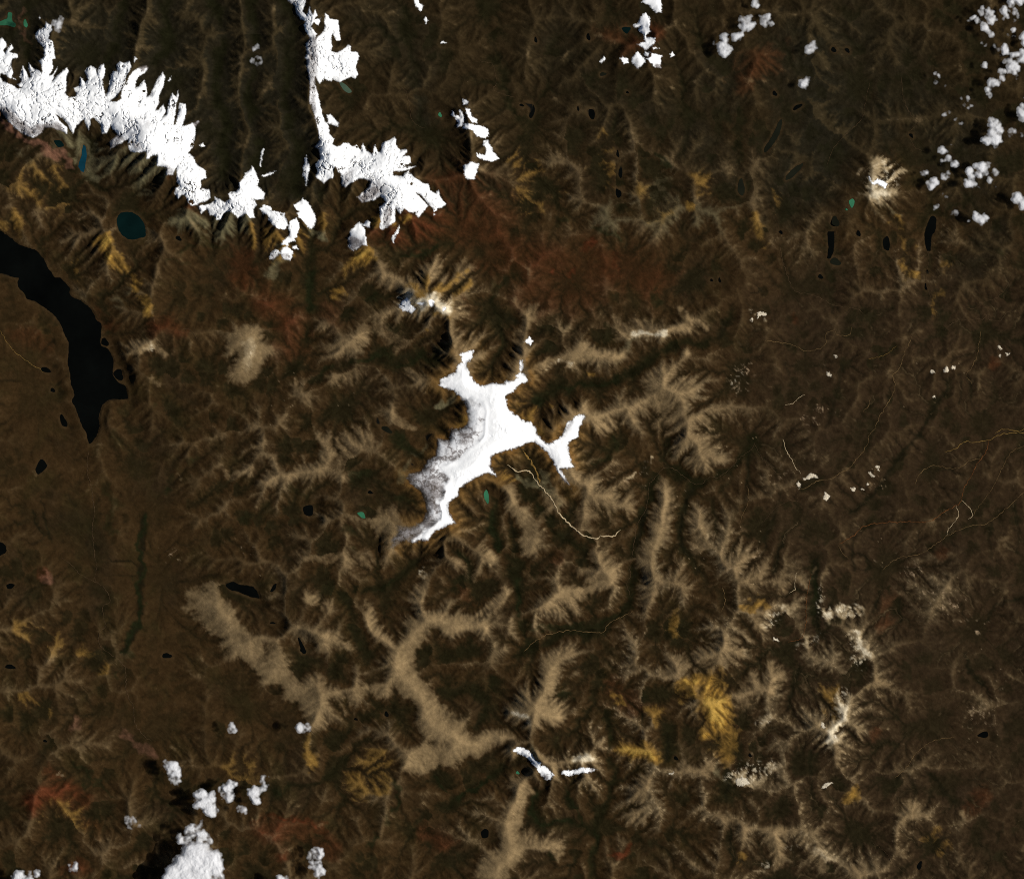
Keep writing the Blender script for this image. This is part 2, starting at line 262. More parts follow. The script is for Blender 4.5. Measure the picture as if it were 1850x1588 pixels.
LAKES = [
 ('lake', 'huge long black lake bending down from the west edge', BIG_LAKE, BLK),
 ('lake', 'round dark teal lake south of the comb-toothed glacier', A01(842,30, 872,-15, 940,-18, 1000,14, 1035,70, 1045,145, 1003,165, 938,175, 880,145, 845,85), TEAL),
 ('lake', 'narrow deep blue lake at the foot of a grey glacier valley', A00(600,1040, 620,1060, 622,1130, 602,1230, 568,1190, 585,1120), BLUE),
 ('lake', 'bright green lake in the north-west corner', A00(65,100, 95,105, 95,155, 120,180, 110,205, 60,190, 10,190, 5,165, 60,140), GRN),
 ('pond', 'small grey-green pond east of the corner green lake', E(A00, 190, 178, 14, 28), GRN),
 ('pond', 'small teal pond tucked under the comb-toothed glacier front', A00(395,1010, 440,1010, 465,1045, 425,1055), TEAL),
 ('pond', 'dull grey-green pond below the north arm of the lobed glacier', A10(605,598, 640,605, 692,655, 680,672, 640,655), GREY),
 ('pond', 'tiny green tarn west of the north-eastern snow chain', E(A10, 1320, 825, 13, 16), GRN),
 ('pond', 'dark teal triangular tarn west of the northern ice chain', A20(798,212, 862,208, 835,252), TEAL),
 ('pond', 'tiny green tarn below the westernmost snow flecks of the northern chain', E(A20, 665, 535, 22, 12, -25), DGRN),
 ('pond', 'hooked black tarn on the dark northern upland', A20(105,735, 165,742, 182,790, 160,842, 140,830, 150,775), BLK),
 ('pond', 'flat little black tarn just west of the hooked tarn', E(A20, 88, 752, 16, 9), BLK),
 ('pond', 'plump black tarn east of the hooked tarn', A20(552,790, 592,785, 608,815, 600,855, 575,845), BLK),
 ('pond', 'narrow black tarn just west of the plump tarn', E(A20, 490, 780, 7, 18), BLK),
 ('pond', 'small oval black tarn high in the north, left of the teal triangle', E(A20, 562, 275, 13, 24), BLK),
 ('pond', 'tiny black tarn farther west on the northern upland', E(A20, 188, 293, 10, 20), BLK),
 ('pond', 'long black tarn, middle of a north-south string of three', E(A20, 790, 1230, 13, 42, 8), BLK),
 ('pond', 'comma-shaped black tarn, southern end of the string of three', E(A20, 775, 1380, 17, 36, -8, 1), BLK),
 ('pond', 'slim black tarn, northern end of the string of three', E(A20, 770, 1100, 9, 26), BLK),
 ('pond', 'tiny black tarn among pebbly slopes south of the northern ice chain', E(A20, 838, 665, 10, 8), BLK),
 ('lake', 'dim elongated dark lake beside the eastern grey valley', E(A20, 1645, 1340, 24, 58, 4), DGRN),
 ('lake', 'long slanting dark lake in the north-eastern moor', A30(112,858, 125,880, 105,960, 55,1040, 5,1092, 0,1060, 40,1000, 75,930), DGRN),
 ('lake', 'second slanting dark lake south-east of the long moor lake', A30(272,1168, 262,1200, 200,1265, 150,1285, 165,1245, 225,1190), DGRN),
 ('pond', 'small slanting dark pond north of the long moor lake', E(A30, 235, 768, 36, 13, -38), BLK),
 ('pond', 'round black pond left of the small slanting moor pond', E(A30, 74, 672, 15, 17), BLK),
 ('pond', 'round black pond high on the north-eastern moor', E(A30, 492, 362, 17, 17), BLK),
 ('pond', 'oval black pond beside the round one on the north-eastern moor', E(A30, 588, 366, 20, 12, 35), BLK),
 ('pond', 'tiny black pond beside the winding thin river in the north-east', E(A30, 1042, 970, 18, 11, 35), BLK),
 ('pond', 'bright green pond south-west of the summit ice cap', A30(598,1440, 622,1418, 638,1438, 625,1482, 612,1480), GRN),
 ('pond', 'tiny green pond at the tail of the bright green one', E(A30, 581, 1495, 8, 8), GRN),
 ('pond', 'dark green pond capping the narrow black lake', E(A31, 503, 45, 26, 36), DGRN),
 ('lake', 'narrow upright black lake in the eastern valley', A31(450,120, 495,118, 497,215, 480,290, 452,305, 455,220), BLK),
 ('lake', 'oval black lake midway between the two narrow eastern lakes', A31(845,175, 875,148, 892,190, 885,250, 850,232), BLK),
 ('pond', 'small black pond north-west of the oval eastern lake', E(A31, 668, 130, 15, 21), BLK),
 ('lake', 'long pointed black lake in the far eastern valley', A31(1150,90, 1185,10, 1215,10, 1222,40, 1215,110, 1190,150, 1182,250, 1155,245, 1140,150), BLK),
 ('pond', 'tiny black pond downstream of the pointed far eastern lake', E(A31, 1158, 402, 11, 15), BLK),
 ('pond', 'slim black pond second downstream of the pointed far eastern lake', E(A31, 1147, 508, 9, 24), BLK),
 ('pond', 'dull dark pond below the narrow upright black lake', E(A31, 505, 330, 36, 26), DGRN),
 ('pond', 'small dark pond west of a pale dot below the upright lake', E(A31, 400, 435, 17, 16), BLK),
 ('pond', 'small black pond at the west rim of the eastern lake country', E(A31, 117, 121, 16, 11, 25), BLK),
 ('pond', 'left one of a tiny pair of black tarns on the eastern slope', E(A21, 1436, 460, 9, 10), BLK),
 ('pond', 'right one of a tiny pair of black tarns on the eastern slope', E(A21, 1494, 461, 8, 17), BLK),
 ('pond', 'black oblong pond at the end of a pale yellow line', E(A01, 325, 1096, 36, 18, 5), BLK),
 ('pond', 'round black pond south of the oblong pond on the west plain', E(A01, 376, 1240, 16, 15), BLK),
 ('pond', 'black leaf-shaped pond west of the huge lake tip', E(A01, 452, 1460, 20, 46, -15), BLK),
 ('pond', 'black bay pond on the inner shore bulge of the huge lake', E(A01, 846, 1130, 38, 34, 30), BLK),
 ('pond', 'small black shore pond above the bay pond by the huge lake', E(A01, 748, 900, 26, 28), BLK),
 ('pond', 'small black pond right of the round teal lake', E(A01, 1278, 166, 22, 14, 20), BLK),
 ('pond', 'black kite-shaped pond on the south-western plain', A02(255,265, 295,195, 335,235, 322,265, 275,302), BLK),
 ('lake', 'black half lake cut by the west edge', A02(-120,760, 0,780, 36,800, 46,850, 0,880, -120,900), BLK),
 ('pond', 'small flat black pond near the west edge, south of the half lake', A02(50,1090, 80,1078, 110,1085, 90,1110, 60,1116), BLK),
 ('lake', 'black boot-shaped lake north of the pale south-western plateau', np.concatenate([A02(1610,1085, 1660,1063, 1700,1085, 1740,1088, 1800,1100, 1830,1130, 1850,1165), A12(40,1180, 10,1178), A02(1790,1175, 1700,1138, 1640,1122)]), BLK),
 ('pond', 'small jagged black pond east of the boot-shaped lake', A12(115,1132, 135,1090, 158,1078, 150,1115, 125,1138), BLK),
 ('lake', 'square blue-black lake on the mottled slope west of the ice cap', A12(350,535, 412,522, 416,585, 390,600, 355,580), BLK),
 ('pond', 'bright green pond left of the grey ice margin', A12(735,575, 776,570, 790,612, 760,606), GRN),
 ('pond', 'small black pond north of the bright green pond', E(A12, 826, 430, 17, 12), BLK),
 ('lake', 'bright green lake in the valley head below the ice cap', A12(1630,440, 1650,412, 1666,460, 1662,512, 1640,482), GRN),
 ('pond', 'forked grey-green pond at the western ice cap margin', A12(1215,30, 1235,15, 1280,10, 1245,45, 1232,70, 1220,60), GRN),
 ('pond', 'tiny teal pond at the tip of the grey ice margin', E(A12, 1124, 232, 11, 11), TEAL),
 ('pond', 'black dagger-shaped pond between pale plateau patches', A12(312,1462, 332,1480, 370,1560, 345,1568), BLK),
 ('pond', 'flat black pond above the dagger-shaped pond', E(A12, 132, 1356, 20, 7), BLK),
 ('pond', 'small black pond in the dark green slope west of the ice cap', E(A11, 880, 1462, 14, 24), DGRN),
 ('pond', 'dark irregular pond below its smaller neighbour west of the ice cap', E(A11, 942, 1520, 40, 18, 20), DGRN),
 ('pond', 'flat black pond at the south-western plain near the west edge', E(A03, 76, 128, 36, 15), BLK),
 ('pond', 'dark grey pond on the plain left of the pale plateau', E(A03, 1146, 54, 32, 18, -12), BLK),
 ('pond', 'tiny black pond on the south-western hills', E(A03, 317, 635, 13, 10), BLK),
 ('pond', 'small black pond at the north tip of the dark basin in the plateau', E(A13, 336, 14, 20, 17), BLK),
 ('pond', 'black drop-shaped pond in the dark southern basin', E(A13, 907, 452, 13, 19), BLK),
 ('pond', 'tiny black pond left of the drop-shaped pond', E(A13, 697, 488, 13, 9), BLK),
 ('pond', 'black angular pond on the slope left of the southern tan tongue', A13(1555,1262, 1580,1235, 1606,1250, 1600,1292, 1565,1298), BLK),
 ('pond', 'tiny black pond between two ochre patches', E(A23, 1141, 752, 13, 14), BLK),
 ('pond', 'tiny blue-black pond south-east of the ochre plateau', E(A23, 1650, 733, 11, 13), BLK),
 ('pond', 'tiny green tarn west of the southern massif ice', E(A23, 58, 852, 12, 11), GRN),
 ('pond', 'black hatchet-shaped pond near the south-east edge', A33(1462,600, 1500,575, 1530,572, 1535,600, 1515,614), BLK),
 ('pond', 'slanting black pond at the south-east bottom', E(A33, 1064, 1488, 16, 30, 28), BLK),
]

# streams: label, points, width (cells), colour key
STREAMS = [
 ('braided pale stream bed running from the ice cap to the south-east', np.concatenate([Q(860,950, 930,1000, 1010,990, 1060,1060, 1110,1120, 1170,1190, 1215,1270, 1240,1310, 1330,1400, 1400,1450, 1480,1480, 1530,1460, 1588,1460), A22(700,740, 755,735, 785,690)]), 3.6, 'pale'),
 ('ochre valley-floor stream joining the pale braided stream', Q(965,850, 1000,890, 1040,950, 1070,1010, 1090,1090), 5.0, 'ochre'),
 ('thin grey river winding through the long central canyon', A22(1740,80, 1720,130, 1640,180, 1560,270, 1480,325, 1420,320, 1370,365, 1310,365, 1240,320, 1180,270, 1100,255, 1050,310, 990,390, 985,490, 960,570, 910,660, 890,760, 875,870, 855,960, 860,1030, 835,1080, 860,1170), 1.3, 'dull'),
 ('thin pale stream continuing north-east of the canyon river bend', np.concatenate([A22(1740,80, 1790,180, 1830,240), A32(30,235, 60,265, 90,300, 170,290, 240,290)]), 1.3, 'dull'),
 ('tan river in a green valley south of the ice cap', A22(110,1560, 170,1500, 260,1445, 400,1415, 520,1415, 660,1425, 700,1370, 780,1320, 880,1275), 2.0, 'tan'),
 ('long pale brown river descending the middle of the eastern plain', np.concatenate([A31(1050,860, 1020,920, 985,1000, 960,1080, 910,1140, 925,1200, 905,1280, 860,1360, 820,1420, 790,1500, 740,1570), A32(745,60, 700,140, 650,200, 600,260, 540,290, 480,330, 400,340, 340,370, 290,400, 235,410)]), 1.7, 'tan'),
 ('short whitish stream ending at the bright sand patches', A32(130,50, 155,130, 200,210, 220,260, 260,295), 2.0, 'pale'),
 ('golden river entering from the east edge', A32(1280,150, 1370,110, 1420,70, 1480,75, 1550,65, 1600,60, 1680,20, 1750,10, 1850,5, 2200,0), 2.0, 'gold'),
 ('rusty river bed curving west across the eastern plain', A32(1600,60, 1570,150, 1510,230, 1470,310, 1420,400, 1400,480, 1370,520, 1290,560, 1220,610, 1150,640, 1050,640, 950,640, 850,645, 750,660, 680,690, 630,740, 530,800), 2.2, 'rust'),
 ('whitish side branch east of the rusty river fork', A32(1400,485, 1450,530, 1475,590, 1450,620), 1.7, 'pale'),
 ('whitish side branch dropping south from the rusty river fork', A32(1365,520, 1380,580, 1360,630, 1310,690, 1300,740), 1.7, 'pale'),
 ('faint brown river slanting from the east edge to the south-west', A32(2100,350, 1850,430, 1760,510, 1650,600, 1560,660, 1510,660, 1400,690, 1300,740, 1200,810, 1100,870, 950,900, 840,980), 1.5, 'tan'),
 ('meandering dull river at the north side of the eastern plain', A31(0,890, 100,900, 190,915, 290,960, 400,945, 440,900, 430,850, 490,815, 520,850, 600,850, 620,800), 1.5, 'tan'),
 ('looping pale river in the north of the eastern plain', A31(1280,820, 1330,770, 1400,740, 1460,740, 1550,735, 1580,700, 1600,740, 1680,745, 1720,690, 1800,690), 1.4, 'dull'),
 ('brown stream dropping south below the looping pale river', A31(1540,820, 1525,900, 1510,1000, 1470,1080, 1430,1140, 1480,1200), 1.4, 'tan'),
 ('thin winding river in the north-eastern moor', A30(975,560, 980,660, 1000,750, 1040,830, 1090,880, 1020,950, 1040,1000, 1080,1060, 1140,1080), 1.2, 'dull'),
 ('thin straight stream west of the winding moor river', A30(750,600, 720,720, 690,850, 600,940, 520,1020, 470,1100, 450,1170), 1.2, 'dull'),
 ('thin road-like line crossing the south-western plain', np.concatenate([A02(630,140, 625,280, 655,420, 670,560, 660,700, 670,860, 690,960, 680,1050, 740,1110, 785,1200, 730,1240, 740,1330, 750,1380, 710,1430, 715,1520), A03(800,70, 860,130, 865,250, 885,340, 920,400, 920,460, 950,560, 1040,640)]), 1.5, 'dull'),
 ('dull stream slanting into the road-like line from the west', A02(430,890, 500,940, 560,1000, 640,1050, 690,1080), 1.6, 'dull'),
 ('pale yellow straight track on the west plain', A01(0,820, 100,960, 200,1040, 310,1110), 1.8, 'gold'),
 ('thin stream looping south of the dark northern mesa', A10(1020,660, 1060,640, 1100,740, 1120,850, 1160,900, 1210,920), 1.1, 'dull'),
 ('thin stream on the upland east of the north-eastern snow chain', A10(1600,440, 1690,470, 1720,600, 1700,650, 1850,700), 1.1, 'dull'),
 ('short forked pale gully west of the eastern plain river', A31(750,1290, 742,1340, 705,1390), 1.6, 'tan'),
 ('pale feathered gully above the bright sand patches', A31(290,1270, 240,1300, 200,1335, 150,1345), 1.6, 'pale'),
 ('rusty stream at the foot of the cliff-walled valley', A32(330,1010, 300,1180, 290,1400, 250,1470, 170,1490), 1.6, 'rust'),
 ('faint tan stream running south-west from the east edge, above the slanting brown river', A32(1850,100, 1750,150, 1680,280, 1620,400, 1560,480, 1480,590), 1.2, 'tan'),
 ('wavy tan stream left of the rusty river, between it and the cliff line', A32(1070,380, 1095,320, 1130,275, 1200,240, 1290,255, 1380,255, 1450,210, 1530,190), 1.6, 'tan'),
 ('dull stream west of the star-shaped sand patch', A32(0,640, 80,540, 180,490, 235,490, 235,420), 1.2, 'dull'),
 ('short pale stream below the end of the rusty river bed', A32(530,800, 545,850, 600,900), 1.2, 'tan'),
 ('small pale stream above the yellow rocks near the cliff-walled valley', A32(230,1000, 220,1060, 215,1110, 180,1150), 1.4, 'pale'),
 ('dull stream north of the looping pale river', A31(1430,660, 1500,660, 1570,610, 1640,590, 1700,540, 1740,460), 1.1, 'dull'),
 ('thin outflow stream south of the pointed black lake', A31(1170,260, 1165,330, 1150,420, 1150,500, 1185,580), 1.1, 'dull'),
 ('long rusty stream west of the narrow upright black lake', A31(110,220, 130,330, 180,470, 220,540, 330,560, 420,600, 500,640, 640,660, 700,690), 1.4, 'dull'),
 ('short golden stream left of the long pale brown river', A31(740,1020, 860,990, 930,930), 1.4, 'gold'),
 ('golden side stream meeting the golden river at the east edge', A31(1640,1550, 1690,1520, 1800,1530, 1850,1520, 1950,1500), 1.8, 'gold'),
 ('tan stream in the south-eastern valley', A33(890,890, 980,810, 1030,730, 1150,640, 1300,610), 1.6, 'tan'),
 ('dull stream in the hills at the south-east bottom', A33(740,1330, 830,1400, 880,1480, 960,1530), 1.2, 'dull'),
 ('thin pale stream between the canyon and the bright sand patches', A22(1690,380, 1700,450, 1690,520, 1650,600, 1640,650), 1.3, 'tan'),
 ('short tan stream south of the speckled grey slope', A22(1510,1100, 1530,1200, 1500,1270), 1.8, 'tan'),
 ('thin pale stream below the western yellow rocks of the lake shore', A01(1280,810, 1350,810, 1420,890), 1.0, 'dull'),
]

# bright sand / tuff patches
SANDS = [
 ('largest white sand patch of the eastern cluster', A32(272,325, 300,318, 340,295, 362,300, 382,328, 350,322, 320,345, 285,338)),
 ('small white sand patch south-west of the largest one', A32(228,370, 245,355, 262,382, 240,402)),
 ('star-shaped white sand patch south of the largest one', A32(412,460, 430,428, 448,445, 470,455, 450,480, 425,478)),
 ('bright white sand patch left of the cliff line', A32(735,295, 752,282, 785,312, 782,332, 762,312)),
 ('narrow white sand patch just above the cliff-line patch', A32(790,250, 805,248, 820,280, 805,276)),
 ('small white sand patch in a row of three, left', E(A32, 630, 406, 14, 11)),
 ('small white sand patch in a row of three, middle', E(A32, 697, 410, 12, 10)),
 ('small white sand patch in a row of three, right', E(A32, 734, 372, 9, 12)),
 ('white sand patch west of the pale brown river', E(A31, 508, 1002, 12, 14)),
 ('pale sand speck below the patch west of the river', E(A31, 460, 1130, 16, 18)),
 ('left pale sand patch of the row right of the river', E(A31, 1195, 1110, 14, 14)),
 ('middle pale sand patch of the row right of the river', E(A31, 1290, 1098, 14, 20)),
 ('right pale sand patch of the row right of the river', E(A31, 1340, 1082, 13, 14)),
 ('bright sand dot south of the row right of the river', E(A31, 1202, 1288, 9, 10)),
 ('upper white sand patch near the east edge', E(A31, 1672, 938, 14, 13)),
 ('lower left white sand patch near the east edge', E(A31, 1672, 990, 11, 8)),
 ('lower right white sand patch near the east edge', E(A31, 1730, 985, 14, 10)),
 ('fringed pale sand patch east of the ridge at the river bend', A21(1752,690, 1785,682, 1822,690, 1820,715, 1790,708, 1765,735)),
 ('small pale sand patch left of the fringed patch', E(A21, 1722, 740, 10, 12)),
 ('white salt-like patch beside the cliff-walled valley foot', E(A32, 80, 1475, 22, 12)),
 ('pale domed outcrop south-east of the ochre plateau', E(A23, 1600, 912, 50, 30, -10)),
 ('small bright outcrop west of the pale domed outcrop', E(A23, 1112, 852, 15, 9, -40)),
 ('white oval outcrop on the southern yellow slope', E(A33, 395, 520, 13, 22)),
 ('second white oval outcrop lower on the southern yellow slope', E(A33, 480, 600, 14, 18)),
 ('white slanting outcrop in the southern hills', E(A33, 425, 935, 42, 14, -35)),
]

# ----------------------------------------------------------------------------
#  TERRAIN : uplift map, stream-power erosion
# ----------------------------------------------------------------------------
SP = 1.9                                        # cell spacing of the ground sheet
X0, Y0 = -120.0, -120.0
NXF = 1104; NYF = 968                           # divisible by 8
gx = X0 + np.arange(NXF) * SP; gy = Y0 + np.arange(NYF) * SP
PX, PY = np.meshgrid(gx.astype(np.float32), gy.astype(np.float32))

def bbox_slices(pts, m, sp=SP):
    pts = np.asarray(pts)
    i0 = int(max(0, (pts[:, 0].min() - m - X0) // sp)); i1 = int(min(NXF, (pts[:, 0].max() + m - X0) // sp + 2))
    j0 = int(max(0, (pts[:, 1].min() - m - Y0) // sp)); j1 = int(min(NYF, (pts[:, 1].max() + m - Y0) // sp + 2))
    return slice(j0, max(j0, j1)), slice(i0, max(i0, i1))

w1 = fbm(PX, PY, 46, 3, 11); w2 = fbm(PX, PY, 46, 3, 23)
w3 = fbm(PX, PY, 13, 3, 31); w4 = fbm(PX, PY, 13, 3, 43)
UX = PX + 20 * w1 + 8 * w3; UY = PY + 20 * w2 + 8 * w4      # warped coordinates, give strokes natural rims

def stroke(layer, pts, r, amp=1.0, soft=None, warped=True):
    pts = np.asarray(pts, float).reshape(-1, 2)
    soft = r * .95 if soft is None else soft
    sl = bbox_slices(pts, r + soft + 44)
    if sl[0].stop <= sl[0].start or sl[1].stop <= sl[1].start: return
    ax, ay = (UX[sl], UY[sl]) if warped == True else (PX[sl] + 7 * w3[sl], PY[sl] + 7 * w4[sl]) if warped == 'fine' else (PX[sl], PY[sl])
    v = amp * (1 - sstep(r - soft, r + soft, seg_dist(ax, ay, pts)))
    layer[sl] = np.maximum(layer[sl], v)

def strokes(items, warped=True):
    L = np.zeros(PX.shape, np.float32)
    for it in items: stroke(L, *it, warped=warped)
    return L

# --- land cover strokes (points, radius, strength) ----------------------------
def P(*f): return np.asarray(f, float).reshape(-1, 2)
TAN = [
 (P(450,605, 470,640, 440,668),20,.8), (P(455,650),26,.7), (P(244,629, 270,622, 300,645),9,.75),
 (P(690,500, 740,520, 790,490),20,.7), (P(840,500),24,.6), (P(600,640, 650,612, 690,578, 735,556),15,.62),
 (P(740,555, 790,550, 820,565),26,.8), (P(820,575, 838,640, 842,690),14,.6), (P(860,610, 850,650),14,.6),
 (P(690,590, 720,620),18,.5), (P(960,560, 945,590, 940,640, 935,690),13,.7), (P(990,662, 1030,645, 1060,635, 1090,640, 1130,645),11,.9),
 (P(1120,605, 1190,605, 1235,600),9,.85), (P(1225,566, 1270,592),6,.6), (P(1110,590, 1150,590),12,.6), (P(1245,640, 1230,650),9,.6),
 (P(1200,680, 1180,700),26,.72), (P(1130,740, 1180,725, 1230,710),30,.62), (P(1200,760, 1280,800, 1260,830),34,.52), (P(1300,740),50,.3),
 (P(1035,745, 1070,750, 1100,765),20,.85), (P(1080,640),14,.5), (P(1030,860, 1060,870),16,.8), (P(1060,930, 1090,900),26,.58), (P(1130,880, 1140,920),16,.55),
 (P(1195,880, 1190,950, 1172,1000, 1162,1070),19,.72), (P(1250,930, 1262,990),17,.66), (P(1330,1000, 1360,1030),40,.45),
 (P(925,890, 945,940, 955,990),15,.8), (P(880,1000, 888,1012),12,.85), (P(1000,900, 985,930),24,.5), (P(860,1020),14,.5),
 (P(1080,1000, 1105,1020, 1060,1040),15,.66), (P(1010,1072, 1045,1072, 1080,1058, 1108,1040),13,.95), (P(990,1090, 1030,1095),14,.7),
 (P(370,1085, 395,1100, 410,1140),24,.78), (P(420,1160, 470,1190, 510,1215, 545,1250, 578,1295),23,.88), (P(555,1075, 585,1090),12,.75),
 (P(600,1150, 590,1170),18,.6), (P(590,1250, 560,1230),20,.6), (P(640,1250),18,.5),
 (P(758,1060, 750,1090, 780,1120, 845,1125, 880,1095, 915,1070),9,.9), (P(790,1120, 870,1140),12,.8), (P(760,1140, 720,1190, 735,1230, 768,1265, 795,1320, 840,1340),22,.95),
 (P(750,1375, 800,1362, 860,1345, 905,1330),18,.92), (P(690,1245, 730,1230),13,.7), (P(668,1105, 690,1150, 715,1180),12,.75), (P(570,1010, 640,1015, 690,1020),10,.5),
 (P(700,1000, 690,1010),18,.5), (P(560,1155, 640,1165),10,.4),
 (P(1005,1180, 995,1215, 990,1245),18,.85), (P(970,1272, 930,1290, 1000,1285),22,.82), (P(945,1430, 925,1480, 930,1530, 885,1570),20,.95), (P(1010,1530, 960,1510),12,.7), (P(1000,1395, 970,1355),7,.9),
 (P(1060,1370),17,.6), (P(920,1360),12,.7),
 (P(1215,1205, 1260,1190, 1320,1175),24,.62), (P(1360,1240, 1340,1270),22,.62), (P(1390,1240, 1400,1210),13,.75), (P(1380,1120, 1405,1090),18,.6),
 (P(1410,1070, 1425,1050),10,.5), (P(1600,1235, 1575,1240),10,.6), (P(1400,1560, 1405,1520, 1400,1495),14,.72), (P(1460,1530, 1490,1560),14,.6), (P(1545,1580),16,.7),
 (P(1150,1440, 1160,1410),14,.55), (P(1145,1475),16,.66), (P(1650,1450, 1640,1480),13,.65), (P(1735,1468),8,.7), (P(1270,1390, 1230,1390),12,.45),
 (P(1300,1480, 1340,1500),16,.5), (P(480,870, 560,850, 620,820, 660,800),14,.55), (P(500,840),14,.6), (P(600,800, 640,790),22,.55), (P(420,860, 450,845),9,.7), (P(320,862),6,.7),
 (P(640,860, 560,862),7,.5), (P(470,800),12,.35), (P(1180,1110),20,.3), (P(1040,1170, 1010,1180),12,.5), (P(540,690, 660,680),8,.35), (P(740,670, 760,690),10,.6), (P(700,740, 740,770),9,.55),
 (P(1255,960, 1230,1060),30,.3), (P(700,930, 720,960),18,.75), (P(690,960, 710,985),14,.7), (P(770,1030, 765,1050),8,.7), (P(830,1010, 850,1040),12,.5),
]
PALE = [
 (P(1490,1112, 1515,1105, 1545,1098),11,1.0), (P(1485,1120, 1480,1060),6,.6), (P(1540,1160, 1555,1175, 1550,1195),12,.85), (P(1520,1260, 1512,1300, 1500,1330),15,.8), (P(1505,1310, 1495,1335),9,.8),
 (P(1330,1400, 1375,1385),17,.72), (P(1385,1385),13,.8), (P(760,545, 800,545, 815,560),9,.9), (P(735,545),15,.75), (P(268,628),9,.6), (P(455,625, 440,660),10,.35), (P(1135,610, 1205,603),5,.8),
 (P(990,665, 1025,655),4,.7), (P(1130,860, 1180,830),4,.3), (P(1410,1100, 1395,1120),14,.7), (P(1480,1150, 1440,1160),10,.4), (P(765,1025),7,.8), (P(1380,1560),10,.5), (P(1640,330),0.1,.1), (P(1600,325),26,.62), (P(1575,330),16,.6), (P(1590,345),18,.6),
 (P(750,410, 780,390),4,.0), (P(110,1400),6,.3), (P(1500,1540, 1420,1530),8,.35), (P(1360,570, 1375,575),6,.6), (P(1330,690, 1345,680),5,.6), (P(940,1290, 955,1295),7,.8), (P(1060,1365, 1040,1360),9,.7), (P(1380,1300),12,.6),
]
SPECK = [  # thin pale dendritic speckle over brown plains
 (P(1650,1030),26,.85), (P(1680,1075, 1720,1090),32,.75), (P(1760,1280, 1780,1300),34,.7), (P(1750,1120),30,.5), (P(1340,700, 1345,680),24,.75), (P(1480,740, 1460,760),20,.7), (P(1410,860),30,.55),
 (P(1340,1010, 1290,990),50,.6), (P(1800,1230),22,.5), (P(1590,875),30,.5), (P(300,990, 320,1000),24,.5), (P(430,980, 450,1000),30,.45), (P(1100,880, 1150,870),26,.6), (P(1280,800, 1320,830),40,.5),
 (P(1560,1000, 1600,990),30,.35), (P(520,700, 480,760),60,.35), (P(640,720),40,.35), (P(1230,880),26,.4), (P(1740,660),24,.4), (P(1650,690),40,.3), (P(1480,650),30,.35),
]
YEL = [
 (A23(1180,255, 1260,235, 1400,190, 1470,250),9,.9), (A23(1400,230, 1400,350, 1430,480, 1490,580, 1500,680),22,1.0), (A23(1350,560, 1420,600),10,1.0), (A23(1500,520),14,.8), (A23(1170,290, 1250,290),9,.8),
 (P(1125,1345, 1150,1352, 1180,1362),13,.9), (P(1180,1282, 1190,1310),13,.72), (P(1112,1250, 1120,1270),6,.85), (P(1215,1118, 1220,1135),13,.85), (P(1355,1098, 1370,1090),10,.8),
 (P(650,475, 660,460),16,.95), (P(612,532),12,.9), (P(630,495),14,.5), (P(185,435, 212,478, 245,510),9,.8), (P(215,470, 250,512),8,.85), (P(130,480, 145,505),9,.6), (P(940,290, 960,320),22,.5), (P(965,310),14,.6),
 (P(1085,290, 1095,330),16,.5), (P(950,355, 960,375),18,.55), (P(1010,350),18,.45), (P(1248,372),7,.8), (P(1625,400, 1635,440, 1640,490),9,.5), (P(1640,480, 1655,495),8,.7), (P(1705,520, 1690,565, 1690,578),6,.6), (P(1715,475),13,.6),
 (P(1395,345, 1405,370),14,.5), (P(1270,330, 1290,350),18,.4), (P(60,340, 90,330, 110,350),30,.45), (P(25,405),18,.6), (P(180,1200, 150,1170),14,.5), (P(40,1255, 90,1290),10,.5), (P(45,1140, 100,1160),24,.3),
 (P(262,540),10,.75), (P(268,562),10,.7), (P(660,1375, 690,1395, 640,1410),26,.55), (P(690,1420),18,.5), (P(553,1335, 560,1350),8,.3), (P(565,1370),12,.6), (P(430,1400),40,.25), (P(110,1470, 160,1480),26,.4), (P(1335,1555, 1345,1540),14,.6), (P(1510,1290, 1500,1250),18,.7),
 (P(1530,1440, 1545,1425),10,.7), (P(1680,1510, 1700,1525),14,.6), (P(800,520, 850,510),12,.6), (P(760,525, 800,560),20,.5), (P(765,600),7,.9), (P(985,730, 955,740),16,.6), (P(940,760, 960,790),16,.55), (P(830,790, 835,760),9,.6),
 (P(905,830, 915,860),10,.6), (P(820,880, 790,900),7,.5), (P(1065,670),5,.9), (P(470,430, 500,450, 540,440),22,.5), (P(575,405, 560,430),12,.5), (P(720,410, 735,400),6,.8), (P(690,395),14,.6), (P(1170,340, 1190,380),20,.4), (P(1360,400, 1370,440),12,.5), (P(1100,250),20,.35),
]
